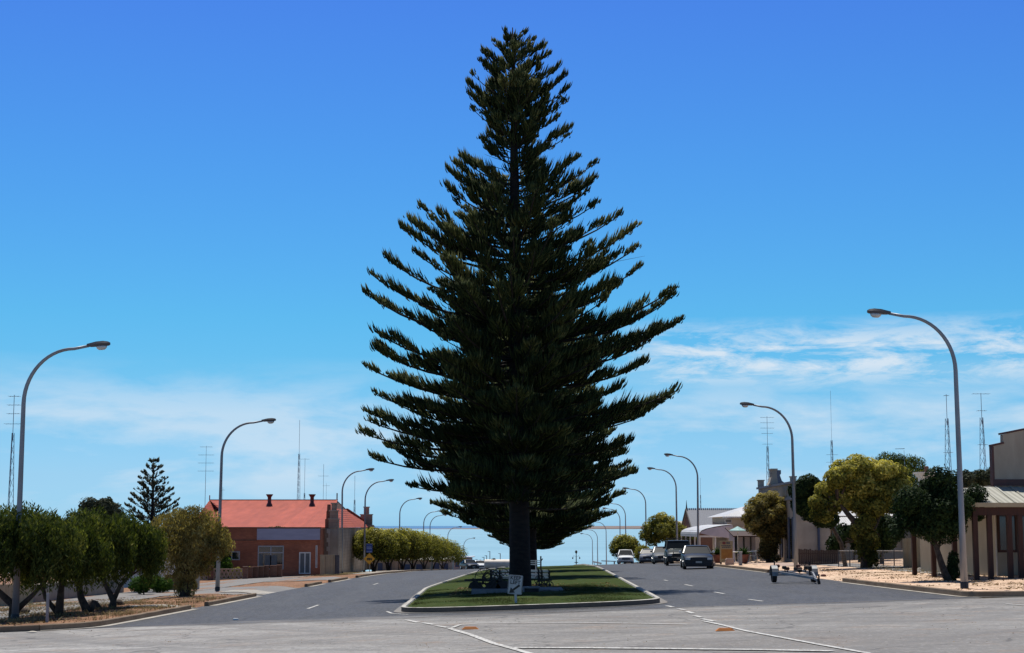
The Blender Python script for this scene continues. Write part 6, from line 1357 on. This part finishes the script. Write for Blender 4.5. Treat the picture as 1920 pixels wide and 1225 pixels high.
mb = MB(); mb.prism([(x+.01, z-.035) for x, z in arc[1:]]+[(xb, zc-.28), (xa+.9, zc-.05)], D+.02, D+.07, 'y'); mb.build('end_panel', M['lilac'], t)
mb = MB(); mb.bar((xa, D+.1, zc-.1), (xb, D+.1, zc-.12), .08, .14); mb.bar((xa+.04, D+.1, zc-.1), (xa+.04, D+14, zc-.1), .08, .12); mb.build('beam', M['white'], t)
for k in range(5): y_ = D+.15+k*3.4; mb = MB(); z0 = vz(xa, y_); mb.bar((xa+.06, y_, z0-.1), (xa+.06, y_, zc-.12), .10); mb.build('verandah_post', M['white'], t)
for k in (1, 2): mb = MB(); xx = xa+(xb-xa)*k/2; mb.bar((xx-.05, D+.12, vz(xx,D)-.1), (xx-.05, D+.12, zc-.14), .09); mb.build('verandah_post', M['white'], t)
# second verandah front with thin posts before the cottage
D = 119; a, b = B(1377, 1001, D), B(1416, 1001, D); z0 = vz(a.x, D)-.2; zt_ = a.z
t = thing('weatherboard_front', 'pale panelled shop front with narrow dark strips behind the cafe tables', 'shop front', ((a.x+b.x)/2, D, z0+.2))
mb = MB(); mb.box(a.x, b.x, D, D+3, z0, zt_); mb.build('panel_wall', mat('lilac_boards', (.50,.46,.48), .8, (.44,.41,.43), scale=2), t)
mb = MB()
for px in (1379, 1382.5, 1394.5, 1407.5): x = B(px, 1020, D).x; mb.box(x-.06, x+.06, D-.03, D-.001, z0+.3, zt_-.1)
mb.build('dark_strips', M['pane'], t)
mb = MB(); mb.slab([(a.x-.3, D-1.6, zt_-.15), (b.x+.4, D-1.6, zt_-.15), (b.x+.4, D+3, zt_+.45), (a.x-.3, D+3, zt_+.45)], .08); mb.build('roof', M['maroonlt'], t)
# slate roofed hall
D = 160; a, b = B(1298, 991, D), B(1400, 991, D); z0 = vz(a.x, D)-.3; p, q_ = B(1297, 955.5, D+5), B(1400, 955.5, D+5)
t = thing('slate_hall', 'stone hall with a steep slate roof and a needle finial on its gable', 'building', ((a.x+b.x)/2, D, z0+.3))
mb = MB(); mb.box(a.x+.1, b.x, D+.2, D+9.8, z0, a.z); mb.add([(a.x+.1, D+.2, a.z), (a.x+.1, D+9.8, a.z), (a.x+.1, D+5, p.z-.1), (a.x+.4, D+.2, a.z), (a.x+.4, D+9.8, a.z), (a.x+.4, D+5, p.z-.1)], [(0,2,1),(3,4,5),(0,3,5,2),(1,2,5,4)]); mb.build('wall', M['brickdk'], t)
mb = MB(); mb.slab([(a.x, D, a.z-.05), (b.x+.3, D, a.z-.05), (b.x+.3, D+5, p.z), (a.x, D+5, p.z)], .1); mb.slab([(a.x, D+5, p.z), (b.x+.3, D+5, p.z), (b.x+.3, D+10, a.z-.05), (a.x, D+10, a.z-.05)], .1); rf = mb.build('roof', M['slate'], t)
mb = MB(); n = 26
for k in range(n): x = a.x+(b.x-a.x)*k/n; mb.box(x, x+(b.x-a.x)/n*.7, D+4.93, D+5.07, p.z, p.z+.14)
mb.build('ridge_cresting', M['whitepost'], rf); mb = MB(); mb.lathe([(.10,0),(.05,.5),(.012,1.0)], 8, (a.x, D+5, p.z-.05)); mb.bar((a.x-.08, D-.05, a.z-.1), (a.x-.08, D+5, p.z), .1, .2); mb.bar((a.x-.08, D+10.05, a.z-.1), (a.x-.08, D+5, p.z), .1, .2); mb.build('barge_board', M['iron'], rf)
D = 190; a, b = B(1262, 991, D), B(1300, 991, D); p = B(1268, 977, D+3); z0 = vz(a.x, D)-.5
t = thing('pale_house', 'pale house just showing between the golden tree and the slate hall', 'house', ((a.x+b.x)/2, D, z0+.5))
mb = MB(); mb.box(a.x, b.x, D, D+8, z0, a.z); mb.build('wall', M['white'], t)
mb = MB(); mb.slab([(a.x-.2, D-.2, a.z), (b.x+.2, D-.2, a.z), (b.x+.2, D+4, p.z), (a.x-.2, D+4, p.z)], .1); mb.slab([(a.x-.2, D+4, p.z), (b.x+.2, D+4, p.z), (b.x+.2, D+8.2, a.z), (a.x-.2, D+8.2, a.z)], .1); mb.build('roof', M['creamroof'], t)
# brown fence between the parked four wheel drive and the slate hall
D = 134; a, b = B(1283, 1012, D), B(1312, 1012, D); z0 = vz(a.x, D)
mb = MB(); n = 12
for k in range(n): x = a.x+(b.x-a.x)*k/n; mb.box(x, x+(b.x-a.x)/n*.93, D, D+.03, z0-.1, a.z-.03*(k % 2))
mb.box(a.x, b.x, D+.032, D+.09, a.z-.4, a.z-.3); tag(mb.build('brown_fence', M['browndk']), 'tall brown fence between the parked four wheel drive and the cafe verandah', 'fence')

# --- cafe furniture
D = 108; a, b = B(1350.5, 1056, D), B(1374.5, 1056, D); zt_ = B(1360, 1014.5, D).z; z0 = vz(a.x, D)
t = thing('notice_board', 'tall tan notice board with a small emblem and dark rows by the cafe', 'sign', ((a.x+b.x)/2, D, z0))
M['board'] = mat('board_tan', (.46,.38,.22), .7, (.38,.31,.18), scale=3); M['ochre'] = mat('board_ochre', (.42,.22,.05), .7, (.34,.15,.04), scale=4); M['textgrey'] = mat('board_text', (.10,.11,.13), .7); M['emblem'] = mat('emblem_red', (.28,.07,.06), .6)
mb = MB(); mb.box(a.x, b.x, D, D+.12, z0+.15, zt_); bd = mb.build('board', M['board'], t)
p, q_ = B(1352.5, 1048, D), B(1372.5, 1030, D); mb = MB(); mb.box(p.x, q_.x, D-.01, D-.001, p.z, q_.z); mb.build('ochre_picture', M['ochre'], bd)
mb = MB(); p = B(1357.5, 1018.5, D); mb.prism([(p.x+.13*math.cos(k*.785), p.z+.10*math.sin(k*.785)) for k in range(8)], D-.012, D-.001, 'y'); mb.build('emblem', M['emblem'], bd)
mb = MB()
for px0, px1, py in ((1362,1369,1017.5), (1362,1369,1019.5), (1352.5,1371,1023.5), (1354,1370,1026.5)):
    p, q_ = B(px0, py, D), B(px1, py, D); k = p.x
    while k < q_.x: mb.box(k, min(k+.10, q_.x), D-.011, D-.001, p.z-.035, p.z+.035); k += .125
mb.build('text_rows', M['textgrey'], bd); mb = MB(); mb.box(a.x, a.x+.1, D-.02, D+.14, z0-.1, z0+.15); mb.box(b.x-.1, b.x, D-.02, D+.14, z0-.1, z0+.15); mb.build('feet', M['iron'], t)
M['terra'] = mat('terracotta', (.22,.08,.05), .8, (.14,.05,.035), scale=6)
def cafe_table(px, D, lb):
    q = B(px, 1055, D); q.z = vz(q.x, D)+.03; t = thing('cafe_table', lb, 'table', q, 0, 'cafe tables on the pink pavement')
    mb = MB(); mb.lathe([(.40,.70),(.42,.72),(.42,.74),(.40,.76)], 16); mb.build('tabletop', M['white'], t, world=False, smooth=True)
    mb = MB(); mb.tube([(0,0,.05),(0,0,.7)], .025, 8)
    for k in range(3): an = k*2.09; mb.bar((0,0,.1), (.28*math.cos(an), .28*math.sin(an), .0), .03)
    mb.build('pedestal', M['chrome'], t, world=False)
def cafe_chair(px, D, rz, lb):
    q = B(px, 1055, D); q.z = vz(q.x, D)+.03; t = thing('cafe_chair', lb, 'chair', q, rz, 'cafe chairs on the pink pavement')
    mb = MB(); mb.box(-.21,.21,-.21,.21,.43,.46); mb.build('seat', M['guard'], t, world=False)
    mb = MB(); mb.box(-.21,.21,.19,.215,.62,.84); mb.build('backrest', M['guard'], t, world=False)
    for sx_ in (-1, 1):
        for sy_ in (-1, 1): mb = MB(); mb.bar((sx_*.19, sy_*.19, 0), (sx_*.19, sy_*.19, .43 if sy_ < 0 else .84), .025); mb.build('leg', M['chrome'], t, world=False)
cafe_table(1404, 108, 'round white cafe table just right of the bollard'); cafe_table(1419, 108.5, 'round white cafe table beside the olive gold tree trunk'); cafe_table(1378.5, 111, 'small white cafe table between the notice board and the bollard')
cafe_chair(1398, 109.3, .6, 'metal chair behind the left end of the table right of the bollard'); cafe_chair(1411, 109, -.5, 'metal chair between the two white cafe tables'); cafe_chair(1425, 109.4, -.3, 'metal chair against the olive gold tree trunk')
for px, D, lb in ((1394.5, 106, 'terracotta tub with a spiky plant behind the bollard'), (1346, 112, 'terracotta tub with white flowers left of the notice board')):
    q = B(px, 1055, D); q.z = vz(q.x, D)+.03; t = thing('plant_pot', lb, 'potted plant', q); mb = MB(); mb.lathe([(.22,0),(.34,.5),(.37,.5),(.37,.58),(.3,.58)], 14); mb.build('pot', M['terra'], t, world=False, smooth=True)
    r_ = np.random.default_rng(int(px)); n = 90; d = r_.normal(size=(n,3)); d[:,2] = np.abs(d[:,2])+.5; d /= np.linalg.norm(d, axis=1)[:,None]; p0 = np.zeros((n,3)); p0[:,2] = .55; L_ = r_.uniform(.4,.8,n)[:,None]
    V, F = spindles(p0, p0+d*L_*.55, p0+d*L_+np.array([0,0,-.1]), np.full(n, .025)); np_mesh('foliage', V, F, M['bright'], t, attr=np.repeat(r_.random(n)*.5, 9))
# teal cafe umbrella
q = B(1384, 1050, 117); q.z = vz(q.x, 117); zt_ = B(1384, 987, 117).z; t = thing('cafe_umbrella', 'pale teal cafe umbrella top above the panelled shop front', 'umbrella', q); H = zt_-q.z
mb = MB(); mb.lathe([(.02,H),(.3,H-.16),(.62,H-.30),(.60,H-.36),(.0,H-.08)], 8, q); mb.build('canopy', mat('teal_canvas', (.35,.60,.60), .7), t); mb = MB(); mb.tube([q, (q.x, q.y, zt_)], .03, 8); mb.build('pole', M['white'], t)
# planter boxes and stones at the kerb
for px, D, w_, h_, lb in ((1368, 104, .55, .42, 'pale pink stone block beside the notice board'), (1336.5, 107, .35, .35, 'small white block by the sedan bonnet')):
    q = B(px, 1060, D); z0 = vz(q.x, D); mb = MB(); mb.add([(q.x+a*w_/2*s, D+b*.2*s, z0+c) for c, s in ((0,1),(h_*.8,.92),(h_,.7)) for a, b in ((-1,-1),(1,-1),(1,1),(-1,1))], [(0,1,5,4),(1,2,6,5),(2,3,7,6),(3,0,4,7),(4,5,9,8),(5,6,10,9),(6,7,11,10),(7,4,8,11),(8,9,10,11)]); tag(mb.build('stone_block', M['pink']), lb, 'block')
# rocks, stumps and litter on the verges
def rock(px, py, s, lb, m, name='rock', cat='rock', sz=.7):
    q = gp(px, py, .12); r_ = random.Random(int(px)); mb = MB(); pr_ = [(.55,-.1),(1,.15),(.9,.55),(.5,.9),(.1,1)]
    mb.lathe([(a*s, b*s*sz) for a, b in pr_], 9, q); mb.v = [(q.x+(a-q.x)*(1+.2*math.sin(c*40+a*30)), q.y+(b-q.y)*(1+.2*math.cos(a*37+c*20)), c) for a, b, c in mb.v]; return tag(mb.build(name, m, smooth='all'), lb, cat)
rock(1544, 1081, .14, 'brown rock on the right verge beside the boat trailer', M['terra'])
rock(44, 1152, .22, 'dark knobbly root stump at the foot of the nearest left shrub', M['bark2'], 'root_stump', 'stump', 1.0)
rock(173, 1143, .30, 'large dark cut stump beside the leaning shrub trunk', M['bark2'], 'root_stump', 'stump', 1.1)
rock(222, 1136, .22, 'dark stump by the forked trunk of the last left shrub', M['bark2'], 'root_stump', 'stump', 1.1)
rock(60, 1187, .12, 'small white stone at the edge of the left kerb', M['quoin'], sz=.4)
rock(1729, 1076, .10, 'small white stone on the verge by the red brown post', M['quoin'])
p = gp(442, 1163); mb = MB(); mb.box(p.x-.07, p.x+.07, p.y-.06, p.y+.06, p.z+.004, p.z+.05); tag(mb.build('litter', M['white']), 'scrap of white litter lying on the left carriageway', 'litter')

# ------------------------------------------------------------ stuff: leaf litter, dry grass, pebbles
def scatter(name, m, area, n, size, seed, up=.0, zoff=0.0, cond=None, base=VZ, flat=True):
    r_ = np.random.default_rng(seed); x0_, x1_, y0_, y1_ = area; x = r_.uniform(x0_, x1_, n); y = r_.uniform(y0_, y1_, n)
    cl = np.sin(x*1.9+seed)+np.sin(y*1.3+x*.7)+r_.normal(0, .6, n); k = cl > .2
    if cond is not None: k &= cond(x, y)
    x, y = x[k], y[k]; z = base(x, y)+zoff; n = len(x); c = np.stack([x, y, z], 1)
    if flat:
        a = r_.normal(size=(n,3)); a[:,2] *= .25; a /= np.linalg.norm(a, axis=1)[:,None]; nn = np.tile([0,0,1.], (n,1))+r_.normal(0,.3,(n,3)); b = np.cross(nn, a); s = size*(.5+r_.random(n))[:,None]
        V = np.stack([c-a*s, c-b*s*.6, c+a*s, c+b*s*.6+[0,0,.3*size]], 1).reshape(-1,3); V[:,2] += size*.3; ob = np_mesh(name, V, np.arange(n*4).reshape(-1,4), m, attr=np.clip(.5+.25*r_.standard_normal(n),0,1))
    else:
        d = r_.normal(0,.4,(n,3)); d[:,2] = 1; L_ = size*(.5+r_.random(n))[:,None]; V, F = spindles(c, c+d*L_*.5, c+d*L_*[1.3,1.3,.9], np.full(n, size*.05)); ob = np_mesh(name, V, F, m, attr=np.repeat(np.clip(.5+.25*r_.standard_normal(n),0,1), 9))
    return tag(ob, kind='stuff')
M['litterleaf'] = leaf_mat('dry_leaf_litter', [(0,(.06,.035,.02)),(.5,(.17,.11,.055)),(1,(.38,.28,.16))], trans=.1, rough=.9)
M['straw'] = leaf_mat('dry_grass', [(0,(.12,.09,.04)),(.5,(.30,.23,.11)),(1,(.48,.40,.22))], trans=.2, rough=.9)
M['blade'] = leaf_mat('grass_blades', [(0,(.015,.030,.006)),(.5,(.040,.062,.014)),(1,(.10,.095,.03))], trans=.2, rough=.9)
inv = lambda x, y: sdf_verge(x, y) > .25
scatter('leaf_litter', M['litterleaf'], (-20,-11,44.2,72), 16000, .035, 3, cond=inv, zoff=.01)
scatter('leaf_litter', M['litterleaf'], (12.5,21,44.2,84), 16000, .035, 4, cond=inv, zoff=.01)
scatter('dry_grass', M['straw'], (-20,-11.6,47,66), 14000, .12, 5, cond=inv, flat=False)
scatter('dry_grass', M['straw'], (16.8,21,60,80), 3500, .10, 6, cond=inv, flat=False)
scatter('dry_grass', M['straw'], (-15.5,-12,118,135), 6000, .10, 8, cond=inv, flat=False)
def inmed(x, y):
    return np.array([med(b, -1, .2) < a < med(b, 1, .2) for a, b in zip(x, y)])
MZv = lambda x, y: np.array([mz(a, b) for a, b in zip(x, y)])
scatter('lawn_grass', M['blade'], (-4,6,46.9,66), 60000, .055, 9, cond=inmed, base=MZv, flat=False, zoff=-.01)
scatter('needle_litter', M['litterleaf'], (-2.2,4,57,67), 2600, .035, 12, cond=inmed, base=MZv, zoff=.02)
# loose stones on the chip seal
scatter('loose_gravel', M['litterleaf'], (-16,16,20,44), 2600, .014, 10, base=G, zoff=.0)
